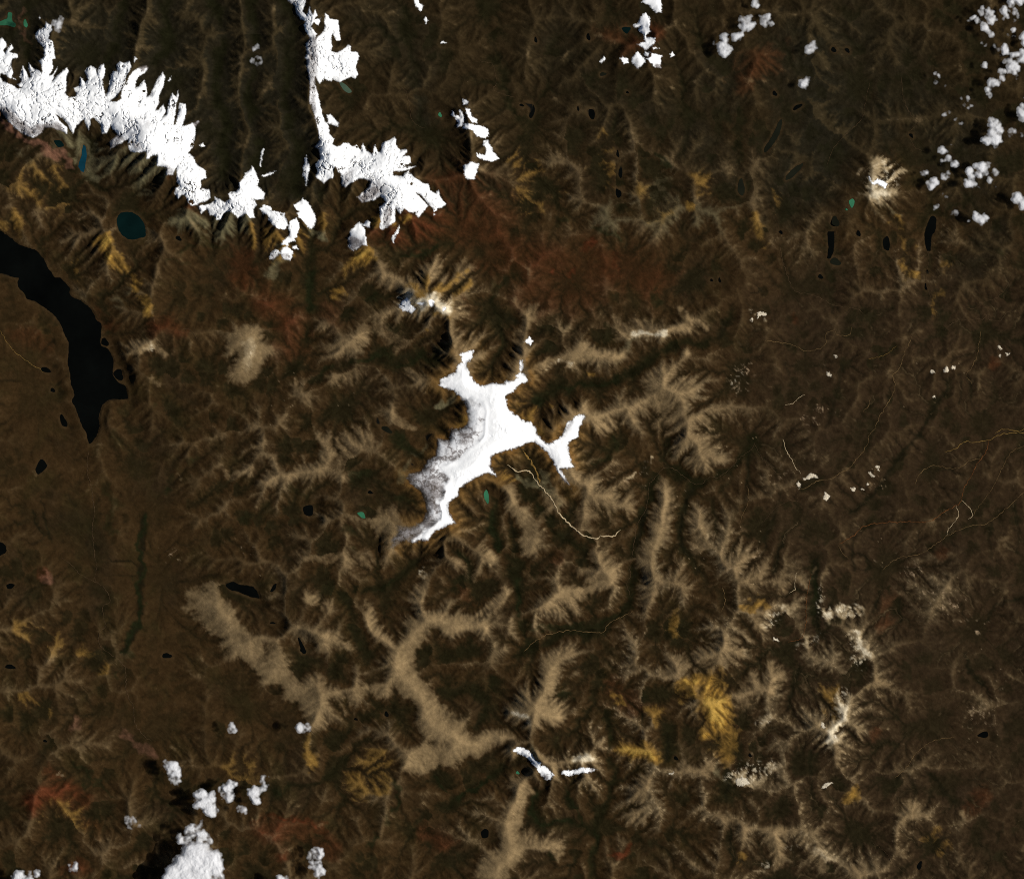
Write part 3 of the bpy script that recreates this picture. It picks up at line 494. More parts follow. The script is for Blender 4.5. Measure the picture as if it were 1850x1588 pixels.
RED = [
 (P(900,460, 1000,480, 1100,480, 1180,500),42,.55), (P(960,530, 1060,530),36,.5), (P(740,420, 820,400, 900,430),40,.6), (P(820,340, 900,380),40,.45), (P(1055,452, 1070,440),9,.9), (P(1105,462, 1120,485),9,.8), (P(1028,505, 1032,490),6,1.0), (P(1003,490),5,1.0),
 (P(450,500, 430,470),22,.7), (P(480,550, 530,590, 530,630),30,.55), (P(60,1450, 110,1425, 150,1440),18,.8), (P(95,1400),14,.6), (P(170,1490),20,.5), (P(480,1500, 550,1505, 600,1530),20,.55), (P(470,1480, 540,1478, 590,1495),7,.7), (P(510,1540),12,.7),
 (P(770,1510, 810,1520),18,.6), (P(1108,1540, 1135,1530),6,1.0), (P(1110,1240, 1150,1280),18,.5), (P(30,610, 80,620),20,.35), (P(680,420, 720,440),14,.6), (P(600,560),30,.35), (P(180,570, 200,590),16,.5), (P(320,600),18,.5), (P(280,590, 310,590),16,.55), (P(1430,580),8,.5), (P(1790,660),14,.5),
 (P(1580,1330),14,.5), (P(1700,1000),14,.4), (P(75,1035),9,.8), (P(840,560, 830,540),8,.5), (P(860,480),14,.5), (P(300,330),8,.4), (P(350,380),16,.4), (P(120,1570, 160,1560),12,.6), (P(1750,1460, 1770,1440),18,.5), (P(1340,140, 1400,100),30,.35), (P(1180,60),20,.5), (P(1120,60, 1090,60),20,.35), (P(1150,90),26,.4),
 (P(1000,1010),16,.4),(P(860,1085, 820,1060),14,.4),(P(1600,1120, 1610,1080),16,.4),
]
PINK = [(P(2,210, 20,225, 60,262, 110,280, 130,305),6,.95), (P(40,25, 50,90),6,.5), (P(230,1330, 280,1365),9,.6), (P(75,1035, 90,1048),6,.7), (P(140,1300),14,.5)]
CHAR = [  # dark charcoal slopes
 (P(0,40, 150,60, 300,90, 420,150, 450,330),62,.9), (P(300,20, 420,60, 520,60),60,.75), (P(500,120, 530,300),46,.9),
 (P(40,80, 200,120, 330,170, 390,230, 410,300, 410,370),46,.75), (P(350,40, 400,120),30,.55), (P(500,60, 540,150, 550,250, 550,350),34,.85), (P(480,200, 470,330, 460,390),24,.6), (P(150,30, 60,20),40,.6), (P(270,100, 310,60),24,.5),
 (P(1470,100, 1490,250, 1440,330),80,.75), (P(1600,120, 1550,60),80,.5), (P(1720,250, 1760,330),80,.55), (P(1250,250, 1330,330),40,.5), (P(1000,80, 1100,200),70,.35), (P(1660,180, 1690,250),50,.5), (P(760,190, 770,225),14,.8), (P(740,130, 760,160),14,.5),
 (P(680,30, 760,110),60,.4), (P(1300,150),60,.5), (P(1800,420, 1760,480),40,.5), (P(1590,180, 1600,260),26,.6), (P(1180,200),40,.4), (P(570,270, 560,330),12,.7),
]
OLIVE = [  # moraine and glacier forefield
 (P(150,260, 165,310, 180,320),16,.8), (P(200,300, 250,290, 280,310, 260,330),20,.6), (P(290,260, 320,300),16,.5), (P(260,350),14,.4), (P(125,240, 140,290),9,.7), (P(330,400, 390,410, 440,410),16,.6), (P(560,415, 585,430),8,.9), (P(510,450, 500,500),10,.6),
 (P(785,735, 805,730, 815,715),7,.95), (P(930,850, 960,870, 985,880),9,.7), (P(985,850, 995,880, 1005,920),5,.7), (P(725,860, 735,840),9,.8), (P(745,820, 775,800),6,.7), (P(400,390),18,.5), (P(340,150),1,.0),
]
GREYR = [(P(160,270, 175,300, 180,325),14,.8), (P(30,275, 50,290),14,.5), (P(1640,390, 1600,380),14,.3), (P(1395,1130),8,.5), (P(1120,650, 1140,615),9,.5), (P(1320,1420, 1300,1390),14,.5), (P(130,245, 100,262),6,.6), (P(1190,330, 1200,380),34,.5), (P(1100,400, 1120,380),30,.4), (P(1310,360, 1280,390),30,.35), (P(220,530),24,.5), (P(960,1350),6,.7)]
WET = [   # dark green wet meadows
 (A02(1025,590, 1012,700, 1010,830, 1000,1000, 1000,1120, 1000,1250, 980,1380, 940,1450, 880,1560),5,1.0), (A02(800,60, 850,100),10,.6), (A02(760,400, 800,520, 790,640, 820,700),10,.6), (A02(1180,430),8,.8), (A02(1780,600, 1730,640),9,.6), (A02(1180,320),10,.6), (A02(1380,170),9,.7),
 (A11(430,400, 390,500, 385,620, 400,700),8,.85), (A11(930,960, 980,980),9,.8), (A11(1200,970, 1280,1080, 1350,950),10,.75), (A11(1050,310, 1180,290, 1290,220),5,.9), (A11(880,560, 800,590),5,.6), (A11(700,1060, 820,1020, 900,1000),6,.8), (A11(1000,1070, 1100,1040, 1180,970),5,.7), (A11(500,1130, 560,1110),5,.7), (A11(1690,480, 1720,600),6,.6),
 (A21(330,45, 380,40),7,.8), (A21(600,90, 700,110, 800,130),6,.8), (A21(1060,560, 1070,620),5,.8), (A21(210,1330, 230,1290),11,.8), (A21(760,1170, 560,1210, 350,1215),4,.6), (A20(1010,1110, 1080,1165, 1150,1200),5,.9),
 (A12(660,320, 720,310, 820,300),7,.9), (A12(980,20, 1050,80, 1120,120, 1180,150),9,.8), (A12(1690,560, 1720,700, 1750,840),5,.85), (A12(1000,480, 1120,490),6,.7), (A12(640,680, 700,690),7,.7), (A12(700,810),9,.6), (A12(1450,840, 1510,920),6,.7), (A12(1000,1040, 900,1120),5,.6), (A12(120,540, 30,560),9,.5), (A12(270,400, 360,450),8,.5),
 (A22(200,1010, 290,960),4,.6), (A22(90,1060, 80,1180, 90,1300),5,.85), (A22(150,1410, 350,1390, 500,1380),4,.7), (A22(690,1370, 740,1310),4,.7), (A22(720,60, 740,130),6,.7), (A22(600,200, 720,185),4,.7), (A22(1130,80, 1150,140),6,.6),
 (A23(170,1000, 180,1150, 230,1200, 400,1195),4,.85), (A23(400,1000, 440,1100, 490,1180),4,.8), (A23(590,1250, 580,1400, 560,1560),5,.7), (A23(660,600, 680,700),4,.6), (A23(360,345, 400,350),6,.8), (A23(310,600, 340,680),10,.5), (A23(250,1400, 300,1440),5,.8),
 (A13(1400,1060, 1480,1000, 1560,950, 1620,890),5,.95), (A13(1000,900, 1005,960, 950,1080),4,.8), (A13(760,1370, 820,1290),5,.9), (A13(1270,880, 1290,950),4,.8), (A13(900,1190, 920,1140),4,.7), (A13(120,980, 280,960),3,.6), (A03(850,20, 870,40),7,.8), (A03(800,150, 820,210),5,.6), (A03(580,920),7,.8), (A03(500,770, 600,860, 700,940, 780,1000),2.5,.7),
 (A32(340,1080, 340,1300),7,.8), (A32(890,1115),4,.9), (A32(430,1380, 560,1350),4,.6), (A31(1690,250),9,.6), (A01(1290,270, 1330,210, 1420,220),6,.7), (A01(1400,150, 1600,200),6,.6), (A01(860,1380, 900,1370),9,.5), (A01(780,830),7,.7), (A01(1110,1350),7,.5), (A01(1200,320, 1330,350),4,.5),
 (A03(880,330, 900,450),3,.4),
]
CHAN_SHADE = [  # dark wet channel floors, plus painted shade of canyon walls and cliffs
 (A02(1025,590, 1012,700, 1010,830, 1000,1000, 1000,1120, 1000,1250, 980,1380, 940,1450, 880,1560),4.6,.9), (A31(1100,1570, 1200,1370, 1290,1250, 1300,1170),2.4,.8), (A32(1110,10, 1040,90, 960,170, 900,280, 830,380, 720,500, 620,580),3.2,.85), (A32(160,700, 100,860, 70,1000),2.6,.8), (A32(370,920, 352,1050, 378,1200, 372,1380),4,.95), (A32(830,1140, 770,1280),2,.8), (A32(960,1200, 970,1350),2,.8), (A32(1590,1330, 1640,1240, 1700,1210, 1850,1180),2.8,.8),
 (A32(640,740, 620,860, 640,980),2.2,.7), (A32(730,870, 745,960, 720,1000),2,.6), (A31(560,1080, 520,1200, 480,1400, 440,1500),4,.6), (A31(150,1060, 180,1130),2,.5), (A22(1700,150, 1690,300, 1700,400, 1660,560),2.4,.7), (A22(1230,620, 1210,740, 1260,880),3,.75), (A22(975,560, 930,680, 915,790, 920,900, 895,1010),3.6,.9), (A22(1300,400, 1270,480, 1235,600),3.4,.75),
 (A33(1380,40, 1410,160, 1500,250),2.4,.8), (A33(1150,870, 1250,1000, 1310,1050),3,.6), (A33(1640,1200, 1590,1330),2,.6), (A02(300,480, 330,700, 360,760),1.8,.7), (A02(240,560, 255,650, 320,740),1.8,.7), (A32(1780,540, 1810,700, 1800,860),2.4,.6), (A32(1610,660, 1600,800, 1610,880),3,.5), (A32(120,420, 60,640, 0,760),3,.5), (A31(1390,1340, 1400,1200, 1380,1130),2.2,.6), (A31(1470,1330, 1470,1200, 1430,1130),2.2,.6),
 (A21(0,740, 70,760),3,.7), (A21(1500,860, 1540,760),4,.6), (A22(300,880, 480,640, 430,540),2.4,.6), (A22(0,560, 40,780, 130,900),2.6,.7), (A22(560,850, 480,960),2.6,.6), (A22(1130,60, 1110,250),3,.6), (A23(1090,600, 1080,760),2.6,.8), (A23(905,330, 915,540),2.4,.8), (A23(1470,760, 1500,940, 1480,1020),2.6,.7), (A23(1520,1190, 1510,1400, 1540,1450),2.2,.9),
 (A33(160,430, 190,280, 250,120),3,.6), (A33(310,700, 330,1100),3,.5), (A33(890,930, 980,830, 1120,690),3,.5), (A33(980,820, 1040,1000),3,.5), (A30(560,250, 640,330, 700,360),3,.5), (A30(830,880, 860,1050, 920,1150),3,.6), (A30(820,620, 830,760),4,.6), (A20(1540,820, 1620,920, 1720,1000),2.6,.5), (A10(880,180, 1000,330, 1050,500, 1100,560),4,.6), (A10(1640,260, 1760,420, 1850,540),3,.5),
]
HIGH = [  # (points, radius, uplift)
 (P(325,-60, 350,20, 335,90, 365,150),8,.40,18), (P(470,-60, 498,60, 478,150, 500,300),9,.36,20), (P(440,-60, 418,60, 440,160, 428,280),8,.34,16), (P(245,-60, 270,10, 255,70),8,.40,18), (P(120,-60, 145,10, 130,70),8,.35,18), (P(690,-60, 670,60, 705,200),10,.35,30),
 (P(-100,150, 0,170, 100,190, 200,200, 270,250, 330,320, 370,370, 440,375),34,1.0,34), (P(80,60, 85,130, 90,180),14,.6,20), (P(550,-100, 562,60, 580,200, 598,300),14,.72,30), (P(620,100),18,.8,26), (P(600,310, 700,310, 760,360),26,1.0,34), (P(520,410, 560,390),16,.8,24), (P(650,430),12,.8,22), (P(690,400, 720,350),14,.8,22),
 (P(840,210, 870,270, 850,310),12,.8,28), (P(1170,-40, 1165,60, 1160,110, 1210,105),12,.45,44), (P(1585,330),12,.8,40), (P(840,660, 850,690, 900,740, 880,800, 830,880, 800,960),28,.9,40), (P(950,660, 920,710),14,.8,20), (P(960,770, 1020,810, 1040,760),18,.85,24),
 (P(740,555, 800,555),18,.45,34), (P(960,1370, 1000,1390, 1060,1380),14,.5,34), (P(960,1270),20,.6,24), (P(1280,1280),24,.55,20), (P(1510,1290, 1500,1320),18,.6,30), (P(1150,1350),16,.55,20), (P(1400,60),60,.3,60), (P(300,480, 180,440),26,.35,30),
]
VAL = [  # (points, radius, depth) carved before erosion
 (A11(430,400, 390,500, 400,650, 380,800, 330,950, 250,1130),5,.8), (A11(1000,570, 850,560, 780,640, 650,720),4,.6), (A11(1180,970, 1100,1050, 980,1070, 900,1000, 700,1060, 540,1120, 400,1200),5,.55), (A11(1840,390, 1710,560, 1700,650, 1740,850, 1700,1100),5,.8),
 (A21(170,980, 300,910),5,.7), (A21(200,1330, 350,1210, 560,1200, 760,1170, 900,1120, 1000,1010, 1150,920, 1400,880),6,.9), (A22(1740,80, 1640,180, 1560,270, 1420,320, 1310,365, 1180,270, 1100,255, 1000,390, 985,490, 920,640, 900,760, 885,870, 870,1000, 850,1100, 880,1260, 720,1350, 660,1425, 400,1415, 170,1500, 100,1588),7,1.0),
 (A22(0,930, 90,1070, 80,1250, 100,1450),7,.9), (A12(1690,480, 1720,700, 1750,850, 1840,920),7,.9), (A12(1380,820, 1500,900, 1530,1000, 1400,1130),6,.8), (A12(1150,900, 1050,1020, 900,1120, 750,1150),6,.8),
 (A23(600,1588, 590,1250, 680,1000, 720,900, 680,650, 650,400),7,.8), (A23(170,950, 180,1150, 230,1200, 480,1200, 590,1280),6,.9), (A23(450,1130, 400,1050, 380,970),4,.8), (A23(1110,560, 1080,750),5,.7), (A23(920,330, 910,540),5,.7), (A23(1440,1150, 1500,1180, 1530,1380, 1520,1500),3,.7),
 (A13(1300,1080, 1420,1050, 1550,950, 1700,840),6,.9), (A13(1640,180, 1600,300, 1590,450, 1500,620),5,.8), (A13(950,1080, 1000,900, 1010,850),5,.7), (A13(900,420, 830,520, 700,680, 560,830, 400,930, 130,990),6,.7),
 (A32(375,910, 360,1000, 355,1060, 375,1200, 370,1380),4,1.2), (A32(720,690, 860,420, 960,180, 1100,20),5,.5), (A31(1100,1570, 1200,1370, 1290,1250, 1300,1170),4,.5), (A32(830,1130, 760,1290),3,.6), (A32(960,1180, 970,1350),3,.6), (A32(160,700, 100,860, 60,1000),4,.5),
 (A31(500,1400, 520,1200, 560,1080, 620,1000),5,.4), (P(310,-50, 292,30, 305,70, 285,120),8,.9), (P(448,-50, 466,60, 452,170, 468,300),8,.9), (P(505,-50, 528,60, 520,180, 540,280, 545,380),9,.8), (P(372,-30, 402,60, 392,150, 412,230, 404,330),9,.9), (P(230,-20, 215,60, 195,120),6,.7), (P(50,20, 45,80, 60,130),6,.8), (P(170,320, 160,260),7,.8), (P(580,340, 560,480),7,.8),
 (P(720,-40, 750,130, 765,220, 790,260),7,.5), (P(860,-40, 900,120, 960,300, 1020,380),6,.5), (P(1110,200, 1120,380),6,.6), (P(1240,200, 1230,420),6,.4), (P(1330,200, 1340,360, 1350,470, 1310,600),7,.5), (P(1500,380, 1495,560),6,.5), (P(1600,420, 1610,560),5,.5), (P(1680,380, 1670,540),6,.6), (P(1040,1530, 1070,1440),3,.4), (P(1300,870, 1290,960),4,.5), (P(1010,850, 1060,960),5,.8), (P(945,875, 1000,960, 1060,990),6,.8),
 (P(930,1000, 945,1100),7,.8), (P(560,880, 640,870, 690,855),5,.5), (P(660,1180, 640,1110, 600,1060),8,.7), (P(700,1290, 640,1310, 600,1350),14,.5), (P(790,1250, 850,1250, 880,1270),10,.7), (P(690,1170, 780,1180, 850,1160),6,.6), (P(780,1180, 850,1180),14,.6), (P(720,1290, 690,1280),22,.5), (P(800,1400, 860,1420),14,.6),
 (P(540,1190, 620,1220),10,.4), (P(1040,1090, 1020,1140),1,.0),
]
PLATO = [  # smooth bare plateau tops
 (P(365,1085, 400,1110, 415,1140),27,.95), (P(430,1165, 480,1200, 520,1225, 560,1270),23,1.0), (P(755,1140, 725,1190, 735,1230, 770,1265),23,1.0), (P(785,1300, 835,1335),24,1.0), (P(760,1372, 820,1360, 880,1340),18,1.0), (P(795,1120, 850,1125),10,.9), (P(1000,1190, 990,1240),15,.9),
 (P(950,1275, 975,1280),22,.85), (P(930,1490, 925,1540, 890,1575),20,1.0), (P(1060,1065, 1095,1045),12,1.0), (P(1020,1075),11,1.0), (P(565,1085),11,.8), (P(940,930, 955,985),12,.8), (P(1080,748),12,.8), (P(1180,700, 1200,740),20,.62), (P(1060,638, 1010,655),8,.9), (P(590,1160),17,.55), (P(650,1250, 690,1240),12,.6), (P(690,945, 720,955),14,.7), (P(440,620, 460,640, 445,668),27,1.0), (P(1190,950, 1170,1040),13,.6), (P(945,1440),14,.9),
]
GTAN = [  # greyish tan slopes
 (P(450,640),40,.95), (P(1130,740, 1200,700, 1250,715),34,.9), (P(1230,800, 1290,800),34,.8), (P(1320,1000, 1260,960),42,.75), (P(1190,940, 1170,1040),22,.9), (P(610,800, 520,845),30,.6), (P(1040,860, 1080,900),34,.7), (P(1010,940),40,.6), (P(930,920, 950,970),22,.7), (P(880,1010),22,.6), (P(1230,1190, 1330,1180),40,.8), (P(1350,1260, 1390,1230),36,.7), (P(1340,1400, 1400,1380),40,.7),
 (P(1480,1200, 1550,1180),44,.6), (P(1510,1290),46,.8), (P(1400,1540, 1540,1560),40,.6), (P(1180,1420, 1140,1480),40,.6), (P(1030,1190, 980,1250),36,.6), (P(1020,1090),30,.7), (P(720,960, 700,990),30,.6), (P(760,560, 700,600, 640,625),26,.6), (P(1180,605, 1060,640),22,.6), (P(640,1180, 560,1150),36,.4), (P(680,1290, 640,1240),36,.4), (P(870,1150, 800,1100),40,.4), (P(1400,1110, 1440,1060),36,.5), (P(1650,1040, 1700,1080),40,.4),
]
MOT = [  # hill country with much bare ground on its ridges
 (P(700,560, 900,600),90,.8), (P(1000,600, 1200,690),90,.7), (P(1050,900, 1200,1000),110,.75), (P(900,1000, 850,1100),90,.7), (P(1000,1100, 1300,1200),120,.9), (P(1100,1350, 1350,1450),120,.9), (P(1500,1280),110,.95),
 (P(1400,1500, 1560,1540),90,.75), (P(550,1200, 700,1300),100,.5), (P(600,780, 500,860),110,.5), (P(650,1400),70,.7), (P(950,330, 1150,340),90,.38), (P(1350,350, 1400,400),70,.4), (P(1640,450),80,.35), (P(100,350, 200,450),90,.42),
 (P(50,1150, 150,1300),80,.2), (P(100,1500, 300,1540, 520,1540),60,.3), (P(1680,1470),80,.6), (P(780,1480, 1000,1500),60,.5), (P(600,620, 700,640),60,.6), (P(620,960, 560,1040),80,.5), (P(1250,800, 1200,740),70,.7), (P(1320,1010),70,.6), (P(1680,1060),60,.3), (P(1400,860),80,.3), (P(1770,1280),60,.4),
]
CALM = [  # flat plains: weak relief
 (P(0,560, 60,700, 90,850, 150,1000, 250,1050),90,1.0), (P(260,900, 300,1200, 250,1300),70,1.0), (P(350,520, 400,480),30,.7), (P(1450,760, 1600,850, 1750,900, 1840,800),130,.5), (P(1500,960, 1650,1000, 1780,1100),110,.45), (P(1400,500, 1450,600),60,.6), (P(1480,180),120,.4), (P(1720,1200, 1800,1400),100,.7), (P(500,1300, 420,1250),50,.8), (P(330,1280),60,.8), (P(960,480, 1150,500),50,.5), (P(780,400, 850,430),40,.5), (P(1640,300),80,.5),
]

tanL, paleL, speckL, yelL, redL, pinkL, charL, oliveL, greyL, wetL = [strokes(a) for a in (TAN, PALE, SPECK, YEL, RED, PINK, CHAR, OLIVE, GREYR, WET)]
motL = blur(strokes(MOT), 4); platoL = strokes(PLATO); chanShadeL = strokes([(a, b, c, b * .8) for a, b, c in CHAN_SHADE], 'fine'); gtanL = blur(strokes(GTAN), 4)
calmL = strokes(CALM, False); calmL = blur(calmL, 12)
iceD = np.full(PX.shape, -999, np.float32)                 # signed distance to the ice
for it in ICE:
    for pl in it[4]:
        sl = bbox_slices(pl, 60)
        iceD[sl] = np.maximum(iceD[sl], poly_sdf(PX[sl], PY[sl], pl))
sl = bbox_slices(CAP, 60); capD = np.full(PX.shape, -999, np.float32)
capD[sl] = np.maximum(poly_sdf(PX[sl], PY[sl], CAP), poly_sdf(PX[sl], PY[sl], CAP_MARGIN))
iceD = np.maximum(iceD, capD)

hi = strokes([(a, b + d, c, d * 1.0) for a, b, c, d in HIGH], True)
hi = blur(np.maximum(hi, .62 * sstep(-10, 14, iceD)), 6)
plat = blur(tanL, 5)
valL = strokes([(a, b, c, b) for a, b, c in VAL if c > 0])
for a_, b_, c_ in CHAN_SHADE: stroke(valL, a_, b_ + 1, .7 * c_, b_ + 1, 'fine')
for lab, pts, w, ck in STREAMS: stroke(valL, pts, 4, .35, 4)
H = (0.35 + 0.85 * hi + 0.36 * plat * (1 - .5 * hi) - 0.12 * blur(calmL, 8)
     + 0.42 * fbm(PX, PY, 150, 3, 51) * (1 - .8 * calmL) + 0.17 * fbm(PX, PY, 34, 4, 61, .55) * (1 - .8 * calmL))
H = (H - .32 * blur(valL, 3) * (1 - .3 * calmL) - .10 * blur(valL, 9)).astype(np.float32)

OFFS = [(-1, -1), (-1, 0), (-1, 1), (0, -1), (0, 1), (1, -1), (1, 0), (1, 1)]
def down(a): return a.reshape(a.shape[0] // 2, 2, a.shape[1] // 2, 2).mean((1, 3))
def up2(a):
    b = np.repeat(np.repeat(a, 2, 0), 2, 1)
    return blur(b, 1)
def fill(h, W, n):
    """raise closed hollows so that water finds a way out"""
    eps = 1e-5
    for _ in range(n):
        p = np.pad(W, 1, constant_values=1e9)
        m = np.minimum(np.minimum(p[:-2, 1:-1], p[2:, 1:-1]), np.minimum(p[1:-1, :-2], p[1:-1, 2:]))
        Wn = np.maximum(h, np.minimum(W, m + eps))
        Wn[0] = h[0]; Wn[-1] = h[-1]; Wn[:, 0] = h[:, 0]; Wn[:, -1] = h[:, -1]
        if np.array_equal(Wn, W): break
        W = Wn
    return W
def receivers(W, rng):
    ny, nx = W.shape
    idx = np.arange(ny * nx).reshape(ny, nx)
    best = np.zeros(W.shape, np.float32); rcv = idx.copy()
    p = np.pad(W, 1, constant_values=1e9)
    for dj, di in OFFS:
        s = (W - p[1 + dj:1 + dj + ny, 1 + di:1 + di + nx]) / (1.0 if dj * di == 0 else 1.4142)
        s = s * (0.85 + 0.3 * rng.random(W.shape, dtype=np.float32))
        k = s > best
        best = np.where(k, s, best); rcv = np.where(k, idx + dj * nx + di, rcv)
    return rcv.ravel()
def accumulate(rcv, area):
    n = rcv.size; self_ = np.arange(n)
    A = area.ravel().astype(np.float64).copy(); r = rcv.copy()
    for _ in range(12):
        src = np.where(r != self_)[0]
        if not len(src): break
        A = A + np.bincount(r[src], weights=A[src], minlength=n)
        rr = r[r]
        # a finished chain must not be added twice
        done = r == r[r]
        r = np.where(done, self_, rr)
    return A
def erode(h, W, sp, its, dt, diff, U, Kf, rng):
    for it in range(its):
        h = h + U * dt
        W = fill(h, np.maximum(h, W), 8 if it else 60)
        rcv = receivers(W, rng)
        A = accumulate(rcv, np.full(h.shape, (sp * S) ** 2)).reshape(h.shape)
        F = (dt * Kf * np.clip(A, 0, 120) ** .30 / (sp * S)).ravel()
        n = rcv.size; self_ = np.arange(n)
        root = rcv == self_
        a = np.where(root, h.ravel(), h.ravel() / (1 + F)); b = np.where(root, 0, F / (1 + F)); r = rcv
        for _ in range(12):
            a = a + b * a[r]; b = b * b[r]; r = r[r]
        hn = np.minimum(a.reshape(h.shape).astype(np.float32), h)
        p = np.pad(hn, 1, mode='edge')
        lap = p[:-2, 1:-1] + p[2:, 1:-1] + p[1:-1, :-2] + p[1:-1, 2:] - 4 * hn
        h = hn + diff * lap
    return h, W, rcv, A

rng = np.random.default_rng(5)
UPL = (.022 * (.50 + .9 * hi + .35 * plat + .55 * fbm(PX, PY, 90, 3, 57)) * (1 - .72 * calmL) * (1 - .6 * np.clip(blur(valL, 3), 0, 1))).astype(np.float32)
UPL = np.clip(UPL, .0015, 1)
KF = (.085 * (1 - .45 * plat) * (1 + .5 * fbm(PX, PY, 40, 3, 58))).astype(np.float32)
lv = [H]; um = [UPL]; km = [KF]
for _ in range(3): lv.append(down(lv[-1])); um.append(down(um[-1])); km.append(down(km[-1]))
h = lv[3].astype(np.float32); W = fill(h, np.full(h.shape, 50, np.float32), 500)
PLAN = {3: (70, 1.0, .03), 2: (34, 1.0, .04), 1: (16, 1.0, .06), 0: (8, 1.0, .075)}
for L in (3, 2, 1, 0):
    if L < 3:
        dh = up2(h - lv[L + 1])                 # what the coarse level carved away
        h = (lv[L] + dh + (.02 * rng.random(lv[L].shape) + .03 * fbm(*np.meshgrid(np.arange(lv[L].shape[1]), np.arange(lv[L].shape[0])), 7, 3, 40 + L))).astype(np.float32)
        W = np.maximum(h, up2(W) + .06)
        W = fill(h, W, 60)
    its, dt, df = PLAN[L]
    h, W, rcv, A = erode(h, W, SP * 2 ** L, its, dt, df, um[L], km[L], rng)
pits = np.clip(blur(sstep(.002, .02, W - h), 9) * 4, 0, 1)
H = h * 1.45
H = H + (blur(H, 9) - H) * .72 * np.clip(blur(platoL, 2) * 1.2, 0, 1)
ny, nx = H.shape

# height above the nearest stream (two stream sizes)
def above_stream(thr):
    self_ = np.arange(H.size); r = np.where(A.ravel() > thr, self_, rcv)
    for _ in range(12): r = r[r]
    d = np.clip(H.ravel() - H.ravel()[r], 0, None).reshape(H.shape)
    return d / (blur(d, 24) + .02)
HA1 = np.clip(above_stream(1.2), 0, 2.6); HA2 = np.clip(above_stream(9.), 0, 2.6)
chan = np.clip(blur(sstep(.5, 4, A), 1) * 2.2, 0, 1); chan0 = sstep(.8, 3, A) * (1 - pits)
# downslope streaks: noise averaged along the flow paths
def streak(seed, n):
    s = np.random.default_rng(seed).random(H.size).astype(np.float32); r = rcv
    for _ in range(n): s = (s + s[r]) * .5; r = r[r]
    s = s.reshape(H.shape); s = s - blur(s, 6)
    return s / (s.std() + 1e-6)
ST1 = streak(1, 2); ST2 = streak(2, 3)
ST = .6 * ST1 + .7 * ST2
def norm(a): return a / (a.std() + 1e-6)
TP1 = np.clip(norm(H - blur(H, 3)), -2.5, 2.5); TP2 = np.clip(norm(H - blur(H, 9)), -2.5, 2.5)

# ---- lakes and ice pressed into the ground ------------------------------------
LAKE_LEVEL = []
lakeD = np.full(PX.shape, -999, np.float32)
for nm, lab, pl, ck in LAKES:
    sl = bbox_slices(pl, 30)
    d = poly_sdf(PX[sl], PY[sl], pl)
    hh = H[sl]
    rim = hh[(d > -5)]
    lev = float(np.percentile(rim, 25)) if rim.size else .3
    LAKE_LEVEL.append(lev)
    H[sl] = hh + (lev - .02 - hh) * np.maximum(sstep(-6, -1.0, d), .75 * sstep(-26, -3, d))
    lakeD[sl] = np.maximum(lakeD[sl], d)
smooth_ice = blur(H, 7)
H = H + (smooth_ice - H) * .86 * sstep(-3, 8, iceD)
lo = float(np.percentile(H[(capD > -3) & (capD < 1)], 40))
dome = lo + .10 + .34 * (1 - np.exp(-np.clip(blur(np.clip(capD, -6, 60), 5), 0, 60) / 22))
dome = .45 * blur(H, 22) + .55 * dome
H = H + (dome - H) * sstep(-26, 10, capD) * .92
H = H.astype(np.float32)

def sample(F_, x, y):
    fx = np.clip((np.asarray(x) - X0) / SP, 0, NXF - 1.001); fy = np.clip((np.asarray(y) - Y0) / SP, 0, NYF - 1.001)
    i = fx.astype(int); j = fy.astype(int); u = fx - i; v = fy - j
    return (F_[j, i] * (1 - u) + F_[j, i + 1] * u) * (1 - v) + (F_[j + 1, i] * (1 - u) + F_[j + 1, i + 1] * u) * v

# ----------------------------------------------------------------------------
#  LAND COVER COLOUR (rock, soil, sparse grass: what the ground itself is made of)
# ----------------------------------------------------------------------------
def lin(r, g, b):
    c = np.array([r, g, b], float) / 255
    return np.where(c <= .04045, c / 12.92, ((c + .055) / 1.055) ** 2.4)
GAIN = 1.0
nz1 = fbm(PX, PY, 120, 4, 71); nz2 = fbm(PX, PY, 26, 4, 81); nz3 = fbm(PX, PY, 6, 3, 91); nz4 = fbm(PX, PY, 60, 4, 101)
white = np.random.default_rng(77).random(H.shape).astype(np.float32) - .5
R1 = .48 * TP1 + .30 * TP2 + .24 * ST + .55 * nz3 + .75 * (HA1 - 1) + .45 * (HA2 - 1)
R1 = np.where(R1 > 1.2, 1.2 + (R1 - 1.2) * .5, R1)
color = np.empty(H.shape + (3,), np.float32)
def over(col, alpha):
    a = np.clip(alpha, 0, 1)[..., None]
    color[:] = color * (1 - a) + np.asarray(col, np.float32) * a
def dis(m, d, w=.45):
    """break a cover stroke up along ridges and gullies"""
    return np.clip((m + d * R1 * .5 - .5) / w + .5, 0, 1) * sstep(.02, .25, m) 
color[:] = lin(48, 35, 19)
over(lin(55, 40, 22), sstep(-.1, .5, nz1) * .6)
over(lin(40, 31, 19), sstep(.05, .5, -nz1) * .7)
over(lin(42, 36, 18), sstep(.0, .5, nz4) * .5)
east = sstep(1230, 1480, PX + 90 * nz1) * sstep(380, 560, PY + 60 * nz4)
over(lin(44, 34, 23), east * .7)                                                  # greyer volcanic plain of the east
north = sstep(430, 200, PY + 90 * nz4)
over(lin(36, 29, 17), north * .75)                                                # dark northern upland
over(lin(31, 28, 19), np.clip(charL * 1.25 + .35 * nz2, 0, 1) * sstep(.05, .3, charL) * .95)
tanW = blur(tanL, 14)
hilly = (1 - .7 * calmL)
rise = .55 * HA1 + .50 * HA2 + .24 * TP1 + .10 * ST + .55 * nz2 + .25 * nz3
gate = sstep(-.35, .30, nz4 + .6 * nz1 + .5 * nz2)                                        # some hills are grassier than others
